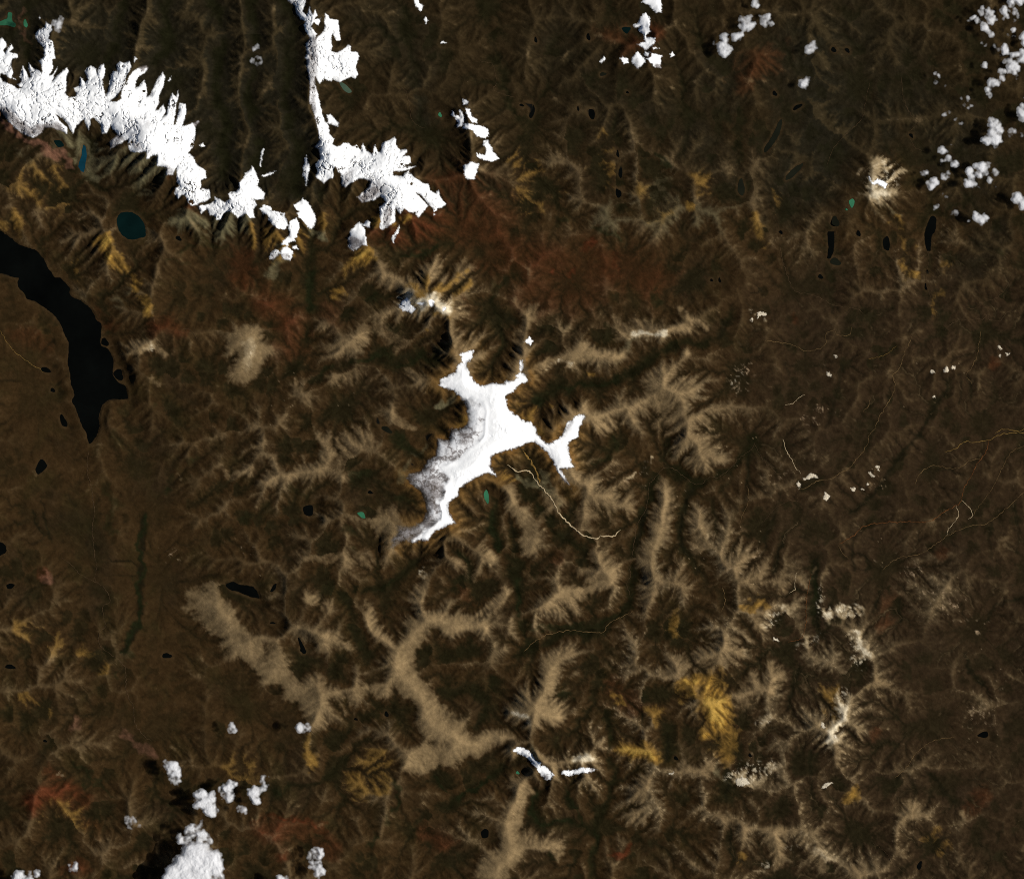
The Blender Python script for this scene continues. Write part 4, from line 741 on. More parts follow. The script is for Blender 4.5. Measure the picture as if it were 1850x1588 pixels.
bare = np.clip(np.maximum(np.maximum(motL * (.40 + .55 * gate), tanW * 1.1), gtanL), 0, 1)                 # how much bare ground the hills show
over(lin(70, 56, 35), sstep(1.0, 2.2, rise) * .26 * hilly * (1 - .75 * charL) * (1 - .5 * north))
over(lin(31, 27, 15), (1 - sstep(.05, .55, HA1 + .25 * nz3)) * (.42 + .3 * bare) * hilly * (1 - .3 * charL))   # grass on valley floors
over(lin(25, 24, 12), (1 - sstep(.03, .38, HA2 + .2 * nz3)) * .55 * hilly)
over(lin(22, 22, 10), np.clip(valL, 0, 1) * sstep(.8, .15, HA1) * .8)
over(lin(23, 21, 12), np.clip(chanShadeL * (1 + .5 * nz3), 0, 1) * .85)  # wet channels and canyon-wall shade, both laid into the ground colour
over(lin(64, 51, 33), sstep(.35, 1.0, rise) * bare * .65 * (1 - chanShadeL) * (1 - .6 * charL))
over(lin(88, 73, 51), sstep(.8, 1.95, rise + .5 * tanW) * bare * .68 * (1 - chanShadeL) * (1 - .6 * charL))
over(lin(128, 109, 79), sstep(1.5, 2.4, rise + .35 * tanW + .3 * nz3 + .12 * ST1) * bare * .6 * (1 - .6 * charL))
over(lin(104, 90, 66), gtanL * sstep(.5, 1.4, rise) * .55)
over(lin(146, 128, 98), sstep(.15, .6, nz3 + .16 * ST1 + .15 * white) * bare * sstep(1.0, 1.8, rise) * .55 * sstep(1050, 1250, PX + .5 * PY - 500))
over(lin(60, 49, 30), sstep(.85, 1.7, rise) * charL * .55)
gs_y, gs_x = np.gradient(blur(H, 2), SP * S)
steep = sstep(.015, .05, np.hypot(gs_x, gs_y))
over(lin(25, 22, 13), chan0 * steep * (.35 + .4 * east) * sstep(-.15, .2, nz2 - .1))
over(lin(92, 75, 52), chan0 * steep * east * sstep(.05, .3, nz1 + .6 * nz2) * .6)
over(lin(62, 33, 17), dis(redL * 1.05, .28, .8) * .85)
over(lin(92, 46, 28), sstep(.66, 1.25, redL + .18 * R1) * .5)
over(lin(98, 68, 52), dis(pinkL, .25, .7) * .85)
over(lin(92, 86, 62), dis(oliveL, .25, .6) * .85)
over(lin(76, 70, 50), dis(greyL, .35, .6) * .75)
ring = sstep(-34, -3, capD) * (1 - sstep(-2, 2, capD))
over(lin(96, 72, 38), np.clip(ring * (.75 + .35 * R1 * .6), 0, 1) * .75)
over(lin(112, 80, 40), sstep(-12, -1, capD + 2.5 * R1) * (1 - sstep(0, 2, capD)) * sstep(-.2, .4, nz4 + .1) * .6)
over(lin(99, 82, 57), dis(tanL * 1.15, .34, .6) * (.84 + .15 * nz2))
over(lin(103, 86, 60), dis(platoL * 1.0 + .34 * nz2 + .22 * nz4 + .12 * nz3, .28, .5) * (.84 + .3 * nz2))
over(lin(131, 110, 78), sstep(.62, 1.15, tanL + .17 * R1 + .1 * nz2) * .55)
over(lin(108, 82, 38), dis(yelL, .5, .65) * .85)
over(lin(146, 106, 36), sstep(.78, 1.25, yelL + .16 * R1 + .3 * nz2) * .55)
over(lin(172, 144, 74), sstep(.95, 1.35, yelL + .22 * R1) * .4)
over(lin(142, 124, 94), dis(paleL, .85, .6) * .8)
over(lin(206, 194, 168), sstep(.72, 1.3, paleL * .95 + .28 * R1) * .6)
over(lin(200, 186, 158), sstep(.1, .5, nz3 + .2 * ST1 + .2 * white) * sstep(.2, .7, paleL) * .55)
over(lin(150, 128, 100), sstep(.55, .95, speckL * .55 + .16 * np.maximum(ST2, ST1) + .12 * nz3) * sstep(.05, .3, speckL) * .8)
over(lin(24, 27, 13), np.clip(wetL * 1.15 - .15 + .25 * nz3 + .1 * white, 0, 1) * sstep(.05, .35, wetL) * .9)
over(lin(60, 46, 28), sstep(-7, -1, lakeD) * (1 - sstep(-.5, 1, lakeD)) * .5)       # drawn-down lake rims
spk = np.random.default_rng(3).random(H.shape)
over(lin(150, 128, 96), (spk > 1.0 - .004 * np.clip(speckL, 0, 1)) * .4 * (lakeD < -2))
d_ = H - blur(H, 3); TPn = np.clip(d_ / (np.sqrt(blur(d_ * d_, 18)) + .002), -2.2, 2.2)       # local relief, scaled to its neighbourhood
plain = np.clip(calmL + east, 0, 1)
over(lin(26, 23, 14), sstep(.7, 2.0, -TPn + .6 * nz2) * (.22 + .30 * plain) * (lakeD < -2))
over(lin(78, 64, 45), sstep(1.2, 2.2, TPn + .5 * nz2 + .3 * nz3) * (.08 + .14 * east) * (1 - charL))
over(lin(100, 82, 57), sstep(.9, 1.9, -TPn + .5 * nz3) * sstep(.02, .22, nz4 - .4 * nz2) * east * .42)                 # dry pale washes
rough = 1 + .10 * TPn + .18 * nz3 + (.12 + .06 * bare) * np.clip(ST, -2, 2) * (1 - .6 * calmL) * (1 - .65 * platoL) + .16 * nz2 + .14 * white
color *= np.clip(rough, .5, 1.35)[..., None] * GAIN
# lake beds
bed = sstep(-.5, 1.5, lakeD)
over(lin(16, 16, 14), bed)

# ----------------------------------------------------------------------------
#  MATERIALS
# ----------------------------------------------------------------------------
def new_mat(name):
    m = bpy.data.materials.new(name); m.use_nodes = True
    nt = m.node_tree; b = nt.nodes['Principled BSDF']
    b.inputs['Roughness'].default_value = .95
    b.inputs['Specular IOR Level'].default_value = .0
    return m, nt, b
def nd(nt, t, **kw):
    n = nt.nodes.new(t)
    for k, v in kw.items(): setattr(n, k, v)
    return n
def noise_node(nt, scale, detail=4, rough=.6):
    tc = nd(nt, 'ShaderNodeNewGeometry'); n = nd(nt, 'ShaderNodeTexNoise')
    n.inputs['Scale'].default_value = scale; n.inputs['Detail'].default_value = detail; n.inputs['Roughness'].default_value = rough
    nt.links.new(tc.outputs['Position'], n.inputs['Vector']); return n
def mul_noise(nt, src, n, lo, hi_):
    mr = nd(nt, 'ShaderNodeMapRange'); mr.inputs['From Min'].default_value = .25; mr.inputs['From Max'].default_value = .75
    mr.inputs['To Min'].default_value = lo; mr.inputs['To Max'].default_value = hi_
    nt.links.new(n.outputs['Fac'], mr.inputs['Value'])
    mx = nd(nt, 'ShaderNodeVectorMath', operation='SCALE')
    nt.links.new(src, mx.inputs[0]); nt.links.new(mr.outputs[0], mx.inputs['Scale']); return mx.outputs[0]

def ground_material():
    m, nt, b = new_mat('soil_and_rock')
    at = nd(nt, 'ShaderNodeVertexColor', layer_name='cover')
    o = mul_noise(nt, at.outputs['Color'], noise_node(nt, 3.0, 4, .6), .80, 1.22)
    o = mul_noise(nt, o, noise_node(nt, 10, 3, .6), .90, 1.10)
    nt.links.new(o, b.inputs['Base Color'])
    bp = nd(nt, 'ShaderNodeBump'); bp.inputs['Strength'].default_value = .35; bp.inputs['Distance'].default_value = .05
    nt.links.new(noise_node(nt, 7, 6, .65).outputs['Fac'], bp.inputs['Height']); nt.links.new(bp.outputs[0], b.inputs['Normal'])
    return m
def ice_material():
    m, nt, b = new_mat('snow_and_ice')
    at = nd(nt, 'ShaderNodeAttribute', attribute_name='dirt_shade')
    nn = noise_node(nt, 9, 6, .75)
    ad = nd(nt, 'ShaderNodeMath', operation='MULTIPLY_ADD'); ad.inputs[1].default_value = .7; ad.inputs[2].default_value = -.35
    nt.links.new(nn.outputs['Fac'], ad.inputs[0])
    mu = nd(nt, 'ShaderNodeMath', operation='MULTIPLY'); nt.links.new(ad.outputs[0], mu.inputs[0]); nt.links.new(at.outputs['Fac'], mu.inputs[1])
    su = nd(nt, 'ShaderNodeMath', operation='MULTIPLY_ADD', use_clamp=True); su.inputs[1].default_value = 2.2
    nt.links.new(mu.outputs[0], su.inputs[0]); nt.links.new(at.outputs['Fac'], su.inputs[2])
    cr = nd(nt, 'ShaderNodeValToRGB'); e = cr.color_ramp.elements
    e[0].position = 0; e[0].color = (.97, .97, .96, 1); e[1].position = 1; e[1].color = (.07, .055, .042, 1)
    k = e.new(.25); k.color = (.80, .80, .80, 1); k = e.new(.55); k.color = (.27, .25, .245, 1)
    nt.links.new(su.outputs[0], cr.inputs[0]); nt.links.new(cr.outputs[0], b.inputs['Base Color'])
    bp = nd(nt, 'ShaderNodeBump'); bp.inputs['Strength'].default_value = .12; bp.inputs['Distance'].default_value = .03
    nt.links.new(noise_node(nt, 10, 5, .6).outputs['Fac'], bp.inputs['Height']); nt.links.new(bp.outputs[0], b.inputs['Normal'])
    b.inputs['Roughness'].default_value = .8
    cv = nd(nt, 'ShaderNodeAttribute', attribute_name='cover'); nt.links.new(cv.outputs['Fac'], b.inputs['Alpha'])
    return m
def plain_material(name, rgb, rough=.9, spec=0., nscale=6, lo=.8, hi_=1.2, fade=False):
    m, nt, b = new_mat(name)
    r = nd(nt, 'ShaderNodeRGB'); r.outputs[0].default_value = (*rgb, 1)
    nt.links.new(mul_noise(nt, r.outputs[0], noise_node(nt, nscale, 5, .65), lo, hi_), b.inputs['Base Color'])
    b.inputs['Roughness'].default_value = rough; b.inputs['Specular IOR Level'].default_value = spec
    if fade:
        cv = nd(nt, 'ShaderNodeAttribute', attribute_name='cover'); nt.links.new(cv.outputs['Fac'], b.inputs['Alpha'])
    return m
M_GROUND, M_ICE = ground_material(), ice_material()
WATER = {BLK: lin(5, 6, 5), TEAL: lin(5, 20, 19), GRN: lin(46, 98, 70), BLUE: lin(12, 52, 66), GREY: lin(58, 74, 60), DGRN: lin(20, 21, 14)}
M_WATER = {k: plain_material('lake_water_' + k, v, .3, .04, .35, .45, 1.7) for k, v in WATER.items()}
BEDS = {'pale': lin(176, 156, 122), 'tan': lin(98, 78, 50), 'dull': lin(70, 55, 38), 'gold': lin(112, 88, 46), 'rust': lin(92, 58, 32), 'ochre': lin(116, 90, 46)}
M_BED = {k: plain_material('stream_bed_' + k, v, .95, 0, 9, .55, 1.35) for k, v in BEDS.items()}
M_SAND = plain_material('white_sand', lin(205, 192, 168), .95, 0, 9, .6, 1.15, True)

# ----------------------------------------------------------------------------
#  MESH HELPERS
# ----------------------------------------------------------------------------
def mesh_obj(name, co, faces, mat, parent=None, smooth=True, loc=None):
    """faces: int array (n,3|4)"""
    co = np.asarray(co, np.float32); faces = np.asarray(faces, np.int32)
    if loc is None and parent is None:
        loc = np.array([(co[:, 0].min() + co[:, 0].max()) / 2, (co[:, 1].min() + co[:, 1].max()) / 2, co[:, 2].min()])
    if loc is not None: co = co - np.asarray(loc, np.float32)
    me = bpy.data.meshes.new(name)
    k = faces.shape[1]
    me.vertices.add(len(co)); me.vertices.foreach_set('co', co.ravel())
    me.loops.add(faces.size); me.loops.foreach_set('vertex_index', faces.ravel())
    me.polygons.add(len(faces)); me.polygons.foreach_set('loop_start', np.arange(0, faces.size, k, dtype=np.int32))
    me.polygons.foreach_set('loop_total', np.full(len(faces), k, np.int32))
    me.polygons.foreach_set('use_smooth', np.full(len(faces), smooth))
    me.update(calc_edges=True)
    me.materials.append(mat)
    o = bpy.data.objects.new(name, me); COL.objects.link(o)
    if parent is not None:
        o.parent = parent
        if loc is None: pass
    if loc is not None: o.location = tuple(float(v) for v in loc) if parent is None else (0, 0, 0)
    return o
def tag(o, label=None, cat=None, group=None, kind=None):
    if label: o['label'] = label
    if cat: o['category'] = cat
    if group: o['group'] = group
    if kind: o['kind'] = kind
    return o
def grid_faces(ny_, nx_):
    i = np.arange((ny_ - 1) * (nx_ - 1)); j = i // (nx_ - 1); i = i % (nx_ - 1)
    a = j * nx_ + i
    return np.stack([a, a + nx_, a + nx_ + 1, a + 1], 1)       # counter-clockwise seen from above (rows run south)
def fattr(me, name, v):
    a = me.attributes.new(name, 'FLOAT', 'POINT'); a.data.foreach_set('value', np.asarray(v, np.float32))

# ---- the ground sheet, with a coarse apron to the horizon -----------------------
ext = np.cumsum(40 * 1.45 ** np.arange(16))
ax_ = np.concatenate([gx[0] - ext[::-1], gx, gx[-1] + ext]); ay_ = np.concatenate([gy[0] - ext[::-1], gy, gy[-1] + ext])
AX, AY = np.meshgrid(ax_, ay_)
ci = np.clip(np.arange(len(ax_)) - 16, 0, NXF - 1); cj = np.clip(np.arange(len(ay_)) - 16, 0, NYF - 1)
HZ = H[np.ix_(cj, ci)].copy(); CC = color[np.ix_(cj, ci)].copy()
outd = np.maximum(np.maximum(gx[0] - AX, AX - gx[-1]), np.maximum(gy[0] - AY, AY - gy[-1]))
k = sstep(0, 600, outd)
HZ = HZ * (1 - k) + k * (.3 + .3 * fbm(AX, AY, 900, 3, 9))
CC = CC * (1 - k[..., None]) + k[..., None] * lin(50, 37, 21) * (1 + .5 * fbm(AX, AY, 700, 3, 19))[..., None]
ground = mesh_obj('ground', np.stack([WX(AX), WY(AY), HZ], -1).reshape(-1, 3), grid_faces(*AX.shape), M_GROUND, loc=(0, 0, 0))
tag(ground, 'brown and tan mountain land with dissected ridges, valleys and plains', kind='structure')
ca = ground.data.color_attributes.new('cover', 'FLOAT_COLOR', 'POINT')
ca.data.foreach_set('color', np.concatenate([CC.reshape(-1, 3), np.ones((CC.shape[0] * CC.shape[1], 1))], 1).astype(np.float32).ravel())

# ---- sheets of ice or sand lying on the ground ---------------------------------
def drape(name, polys, thick, mat, sp=1.0, warp=2.0, seed=0, win=.9, dirt_shade=None, lift=0., parent=None, loc=None, edge=.03, tau=7., cut=None, rag=1., parts=None, part_name='ice_tongue_or_shade', soft_rim=1.6, blend=.01):
    allp = np.concatenate(polys)
    x0, x1 = max(allp[:, 0].min(), -80) - 4, min(allp[:, 0].max(), MW + 80) + 4
    y0, y1 = max(allp[:, 1].min(), -80) - 4, min(allp[:, 1].max(), MH + 80) + 4
    xs = np.arange(x0, x1, sp); ys = np.arange(y0, y1, sp)
    X, Y = np.meshgrid(xs.astype(np.float32), ys.astype(np.float32))
    a = warp * fbm(X, Y, 9, 3, seed + 200); b = warp * fbm(X, Y, 9, 3, seed + 300)
    d = np.full(X.shape, -999, np.float32)
    for p in polys:
        q_ = poly_sdf(X + a, Y + b, p)
        k_ = np.maximum(blend - np.abs(q_ - d), 0) / blend
        d = np.maximum(d, q_) + k_ * k_ * blend * .25
    d = d + (1.7 * fbm(X, Y, 5, 3, seed + 350, .7) + .5 * (np.random.default_rng(seed).random(d.shape) - .5)) * sstep(7, 0, np.abs(d)) * rag
    if cut is not None: d = cut(X, Y, d)
    n = fbm(X, Y, 17, 4, seed + 400, .65) + .07 * sample(TP1, X, Y)
    crest = np.abs(fbm(X, Y, 24, 4, seed + 420, .6)); patchy = fbm(X, Y, 40, 2, seed + 440)
    e = np.minimum(d, (win + .17 - n) * 18 + np.clip(d - 6, 0, 30) * .30)         # rock windows
    if win < .5: e = np.minimum(e, (crest - .022 * sstep(.26, .5, patchy)) * 130 + .05)  # thin rock crests
    t = np.where(e < 0, edge * e, np.minimum(edge * e, thick * (1 - np.exp(-e / tau))) + .02 * sstep(0, 2, e))
    cover = sstep(-.8, soft_rim(X, Y) if callable(soft_rim) else soft_rim, e + 1.2 * fbm(X, Y, 3.2, 2, seed + 360))
    z = sample(H, X, Y) + np.maximum(t, .012 + .006 * e) + lift
    keep = e > -sp * 2.2
    f = grid_faces(*X.shape); kf = keep.ravel()[f].all(1); f = f[kf]
    if not len(f): return None
    co = np.stack([WX(X), WY(Y), z], -1).reshape(-1, 3)
    dv = dirt_shade(X, Y, d, e).ravel() if dirt_shade is not None else None
    owner = np.zeros(len(f), int)                                       # which part a face belongs to
    for k, w in enumerate(parts(X, Y) if parts else []):
        owner[w.ravel()[f].mean(1) > .5] = k + 1
    root = None
    for k in range(owner.max() + 1):
        g = f[owner == k]
        if len(g) < (1 if k == 0 else 12): continue
        u, inv = np.unique(g, return_inverse=True); g = inv.reshape(g.shape)
        if root is None:
            root = o = mesh_obj(name, co[u], g, mat, loc=loc); rl = np.array(o.location)
        else:
            o = mesh_obj(part_name, co[u], g, mat, parent=root, loc=rl)
        if dv is not None: fattr(o.data, 'dirt_shade', dv[u])
        fattr(o.data, 'cover', cover.ravel()[u])
    return root
GREYICE = [  # bare, dirty glacier snouts, plus a cloud's shadow painted grey in the north-west
 (A00(40,800, 150,900, 230,950, 300,930, 430,920),11,.40), (A00(1020,500, 1055,480),6,.55), (A00(800,1040, 860,1000),10,.35), (A00(1000,1060, 960,1030),9,.3), (A00(1400,900, 1430,880),5,.5), (A00(1230,1240, 1200,1220),10,.3), (A00(980,900, 960,980, 1050,880),16,.16), (A00(300,290),8,.3),
 (N(930,740, 1000,700, 1080,650),9,.42), (N(1050,600, 1120,640),16,.25), (N(790,600, 800,540, 850,500),9,.28), (N(1180,960, 1180,900, 1200,830),9,.36), (N(1400,820, 1450,870),9,.12), (N(870,1170, 940,1130, 840,1110),8,.42), (N(250,1260, 130,1260),8,.3), (N(480,980),6,.15), (A10(420,300, 410,640, 400,560),12,.34), (A10(410,700, 430,900, 460,1100),9,.3), (A10(310,120, 270,40),9,.3), (A20(910,490, 900,450),6,.25), (A20(1060,490),8,.4), (A20(980,340),8,.22), (A30(800,1325),5,.3),
 (A23(150,850, 200,900, 230,940),9,.6), (A23(250,880),7,.3), (A23(560,840),7,.25), (Q(420,360, 440,390),6,.14), (Q(1300,980, 1260,990),5,.35), (Q(1240,1040, 1300,1090),5,.4), (Q(1320,640, 1280,700),4,.3), (Q(1290,850, 1270,800),5,.22), (Q(760,900, 750,960),5,.25), (A11(1090,690),6,.3),
]
def ice_dirt_shade(seed):
    def f(X, Y, d, e):
        g = np.zeros(X.shape, np.float32)
        xx = X + 4 * fbm(X, Y, 14, 2, seed + 1); yy = Y + 4 * fbm(X, Y, 14, 2, seed + 2)
        x0, x1, y0, y1 = X.min() - 30, X.max() + 30, Y.min() - 30, Y.max() + 30
        for p, r, a in GREYICE:
            if p[:, 0].max() < x0 or p[:, 0].min() > x1 or p[:, 1].max() < y0 or p[:, 1].min() > y1: continue
            g = np.maximum(g, 1.35 * a * (1 - sstep(r * .3, r * 1.5, seg_dist(xx, yy, p))))
        g = g + .22 * (1 - sstep(0, 2.2, e)) + .10 * sstep(.15, .6, fbm(X, Y, 16, 4, seed + 5)) + .10 * sstep(.5, 2, -sample(TP1, X, Y)) * (sample(capD, X, Y) < -2)
        return np.clip(g, 0, 1)
    return f
def tongues_and_shade(polys):
    """bare grey snouts of the larger glaciers and a painted cloud shadow, each a part of its own"""
    allp = np.concatenate(polys)
    st = [(p, r) for p, r, a in GREYICE if r >= 8 and a >= .22 and (poly_sdf(p[:1, 0], p[:1, 1], allp) > -6)[0]] if len(polys) == 1 else []
    def f(X, Y):
        return [(seg_dist(X + 3 * fbm(X, Y, 12, 3, 5), Y + 3 * fbm(X, Y, 12, 3, 6), p) < r * .95).astype(float) for p, r in st]
    return f
for i, (nm, lab, cat, grp, polys, th, wp, win) in enumerate(ICE):
    o = drape(nm, polys, th, M_ICE, warp=1.5 if i < 3 else max(wp, 1.9), seed=i * 7, win=win, dirt_shade=ice_dirt_shade(i), rag=.8 if i < 3 else 1.5, parts=tongues_and_shade(polys) if nm == 'glacier' else None)
    if o: tag(o, lab, cat, grp)

# the great ice cap: white dome and, in one piece with it, the bare grey western margin
def cap_field(X, Y):
    f = fbm(X, Y, 18, 5, 91, .62)
    return poly_sdf(X + 9 * fbm(X, Y, 22, 4, 95, .6), Y + 9 * fbm(X, Y, 22, 4, 98, .6), CAP) + 5 * f
def cap_dirt(X, Y, d, e):
    g = ice_dirt_shade(90)(X, Y, d, e) * .8
    c = cap_field(X, Y); f = fbm(X, Y, 7, 4, 96, .65)
    m = sstep(-9, 4, poly_sdf(X, Y, CAP_MARGIN)) * sstep(9, -7, c + 3 * f)
    south = sstep(770, 830, Y) * sstep(1010, 960, X)
    rim = (1 - sstep(0, 8, d + 5 * f)) * (.2 + .5 * south) * (1 - m)
    top = 1 - sstep(735, 800, Y)                                     # cleaner ice higher up
    w = fbm(X, Y, 34, 4, 93)
    band = 1 - sstep(.02, .10, np.abs(fbm(X + 9 * w, Y - 5 * w, 30, 4, 94, .6)))
    low = sstep(810, 900, Y)
    mg = .34 - .16 * top + .42 * fbm(X, Y, 24, 4, 97, .55) + .26 * band * (1 - .5 * top) + .22 * low + .10 * sstep(930, 960, Y) * sstep(780, 730, X)
    return np.clip(g + rim * (.7 + .8 * f) + m * np.clip(mg, .05, .9), 0, 1)
cap_loc = (float(WX(880)), float(WY(780)), float(sample(H, 880, 780)))
def cap_parts(X, Y): return [((cap_field(X, Y) < -1) & (poly_sdf(X, Y, CAP_MARGIN) > -9)).astype(float)]
cap = drape('ice_cap', [CAP, CAP_MARGIN], .20, M_ICE, warp=3.4, seed=900, win=.75, dirt_shade=cap_dirt, loc=cap_loc, tau=22., lift=.004, edge=.014, rag=1.7, parts=cap_parts, part_name='bare_ice_margin', soft_rim=lambda X, Y: 3.5 + 9 * sstep(4, -8, cap_field(X, Y)) * sstep(-9, 4, poly_sdf(X, Y, CAP_MARGIN)), blend=26.)
tag(cap, 'great white star-shaped ice cap in the centre with arms reaching out', 'ice cap')
for ch in cap.children: tag(ch, 'bare grey ice along the western edge of the white ice cap')

# ---- lakes -------------------------------------------------------------------
def refine(p, closed, step=2.2, amp=.5, seed=0):
    p = np.asarray(p, float)
    if closed: p = np.concatenate([p, p[:1]])
    out = []
    for i in range(len(p) - 1):
        n = max(1, int(np.hypot(*(p[i + 1] - p[i])) / step))
        t = np.linspace(0, 1, n, endpoint=False)[:, None]
        p0 = p[i - 1] if i > 0 else (p[-2] if closed else p[i]); p3 = p[i + 2] if i + 2 < len(p) else (p[1] if closed else p[i + 1])
        a, b = p[i], p[i + 1]
        out.append(.5 * (2 * a + (b - p0) * t + (2 * p0 - 5 * a + 4 * b - p3) * t ** 2 + (3 * a - p0 - 3 * b + p3) * t ** 3))
    q = np.concatenate(out + ([] if closed else [p[-1:]]))
    q[:, 0] += amp * fbm(q[:, 0], q[:, 1], 7, 3, seed + 1) * 2; q[:, 1] += amp * fbm(q[:, 0], q[:, 1], 7, 3, seed + 2) * 2
    return q
for i, ((nm, lab, pl, ck), lev) in enumerate(zip(LAKES, LAKE_LEVEL)):
    size = max(np.ptp(pl[:, 0]), np.ptp(pl[:, 1]))
    q = refine(pl, True, 1.6 if size > 14 else 1.0, .9 if size > 30 else .45, i * 11)
    q = q[(q[:, 0] > -110)] if i == 0 else q
    area2 = np.sum(q[:, 0] * np.roll(q[:, 1], -1) - np.roll(q[:, 0], -1) * q[:, 1])
    if area2 > 0: q = q[::-1]
    n = len(q); c = q.mean(0)
    loc = np.array([float(WX(c[0])), float(WY(c[1])), lev - .06])
    top = np.stack([WX(q[:, 0]), WY(q[:, 1]), np.full(n, lev - .011)], 1) - loc; bot = top.copy(); bot[:, 2] = 0
    me = bpy.data.meshes.new(nm)
    me.from_pydata(np.concatenate([top, bot]).tolist(), [], [list(range(n))] + [[(j + 1) % n, j, n + j, n + (j + 1) % n] for j in range(n)])
    me.update(); me.materials.append(M_WATER[ck])
    o = bpy.data.objects.new(nm, me); o.location = loc; COL.objects.link(o)
    tag(o, lab, 'lake' if nm == 'lake' else 'pond', 'lakes and tarns', 'structure')

# ---- stream beds ---------------------------------------------------------------
for i, (lab, pts, w, ck) in enumerate(STREAMS):
    q = refine(pts, False, 1.6, 1.6, i * 13)
    q = q[(q[:, 0] > -100) & (q[:, 0] < MW + 100)]
    tn = np.gradient(q, axis=0); tn /= np.linalg.norm(tn, axis=1)[:, None] + 1e-9
    nrm = np.stack([-tn[:, 1], tn[:, 0]], 1)
    s_ = np.arange(len(q)); half = w * .5 * (.75 + .9 * fbm(q[:, 0], q[:, 1], 11, 3, i + 500)) * np.clip(np.minimum(s_ + 1, len(q) - s_) / 6, .25, 1)
    half = np.clip(half, .35, 9)[:, None]
    cols = [q - nrm * half, q - nrm * half * .4, q + nrm * half * .4, q + nrm * half]
    zs = np.stack([sample(H, c[:, 0], c[:, 1]) for c in cols], 1)
    zc = zs.max(1) + .014
    co = np.stack([np.stack([WX(c[:, 0]), WY(c[:, 1]), (zc if 0 < m < 3 else zs[:, m] - .03)], 1) for m, c in enumerate(cols)], 1)
    n = len(q)
    f = []
    for m in range(3):
        a = np.arange(n - 1) * 4 + m
        f.append(np.stack([a, a + 4, a + 5, a + 1], 1))
    o = mesh_obj('river', co.reshape(-1, 3), np.concatenate(f), M_BED[ck])
    tag(o, lab, 'river', 'streams and river beds', 'structure')

# ---- bright sand patches ---------------------------------------------------------
for i, (lab, pl) in enumerate(SANDS):
    o = drape('sand_patch', [pl], .03, M_SAND, sp=.7, warp=4.2, seed=1000 + i * 5, win=.2, edge=.025, tau=3., rag=1.5)
    if o: tag(o, lab, 'sand patch', 'bright sand and tuff patches')

# ----------------------------------------------------------------------------
#  CLOUDS : closed puffs floating over the land, thin at their rims
# ----------------------------------------------------------------------------
def cloud_material():
    m = bpy.data.materials.new('cloud_vapour'); m.use_nodes = True; nt = m.node_tree; nt.nodes.clear()
    out = nd(nt, 'ShaderNodeOutputMaterial'); mix = nd(nt, 'ShaderNodeMixShader'); tr = nd(nt, 'ShaderNodeBsdfTransparent')
    df = nd(nt, 'ShaderNodeBsdfDiffuse'); tl = nd(nt, 'ShaderNodeBsdfTranslucent'); ms = nd(nt, 'ShaderNodeMixShader')
    df.inputs[0].default_value = (.93, .93, .94, 1); tl.inputs[0].default_value = (.9, .9, .91, 1); ms.inputs[0].default_value = .3
    at = nd(nt, 'ShaderNodeAttribute', attribute_name='vapour')
    nn = noise_node(nt, 5, 5, .65)
    ma = nd(nt, 'ShaderNodeMath', operation='MULTIPLY_ADD'); ma.inputs[1].default_value = .9; ma.inputs[2].default_value = -.45
    ad = nd(nt, 'ShaderNodeMath', operation='ADD', use_clamp=True)
    nt.links.new(nn.outputs['Fac'], ma.inputs[0])
    # noise only bites where the vapour is thin
    om = nd(nt, 'ShaderNodeMath', operation='MULTIPLY'); sb = nd(nt, 'ShaderNodeMath', operation='SUBTRACT'); sb.inputs[0].default_value = 1.0
    nt.links.new(at.outputs['Fac'], sb.inputs[1]); nt.links.new(sb.outputs[0], om.inputs[0]); nt.links.new(ma.outputs[0], om.inputs[1])
    o2 = nd(nt, 'ShaderNodeMath', operation='MULTIPLY'); nt.links.new(om.outputs[0], o2.inputs[0]); nt.links.new(at.outputs['Fac'], o2.inputs[1])
    o3 = nd(nt, 'ShaderNodeMath', operation='MULTIPLY_ADD'); o3.inputs[1].default_value = .9
    nt.links.new(o2.outputs[0], o3.inputs[0]); nt.links.new(at.outputs['Fac'], o3.inputs[2])
    nt.links.new(o3.outputs[0], ad.inputs[0]); ad.inputs[1].default_value = 0
    nt.links.new(df.outputs[0], ms.inputs[1]); nt.links.new(tl.outputs[0], ms.inputs[2])
    nt.links.new(ad.outputs[0], mix.inputs[0]); nt.links.new(tr.outputs[0], mix.inputs[1]); nt.links.new(ms.outputs[0], mix.inputs[2])
    nt.links.new(mix.outputs[0], out.inputs[0])
    return m
M_CLOUD = cloud_material()
def puffs(f, *v):
    a = np.asarray(v, float).reshape(-1, 4)
    s_ = {C3: 230 / 1826., C4: 230 / 1660., C5: 320 / 1650.}.get(f, Z if f not in (A03, A13, A23, A33) else ZB)
    c = f(*a[:, :2].ravel())
    return np.concatenate([c, a[:, 2:3] * s_, a[:, 3:4]], 1)
LOW, MID, TALL = .72, 1.2, 1.3
NE = 'clouds over the north-eastern corner'; NC = 'clouds over the northern upland'; SW = 'clouds over the south-west'; EM = 'clouds over the east'
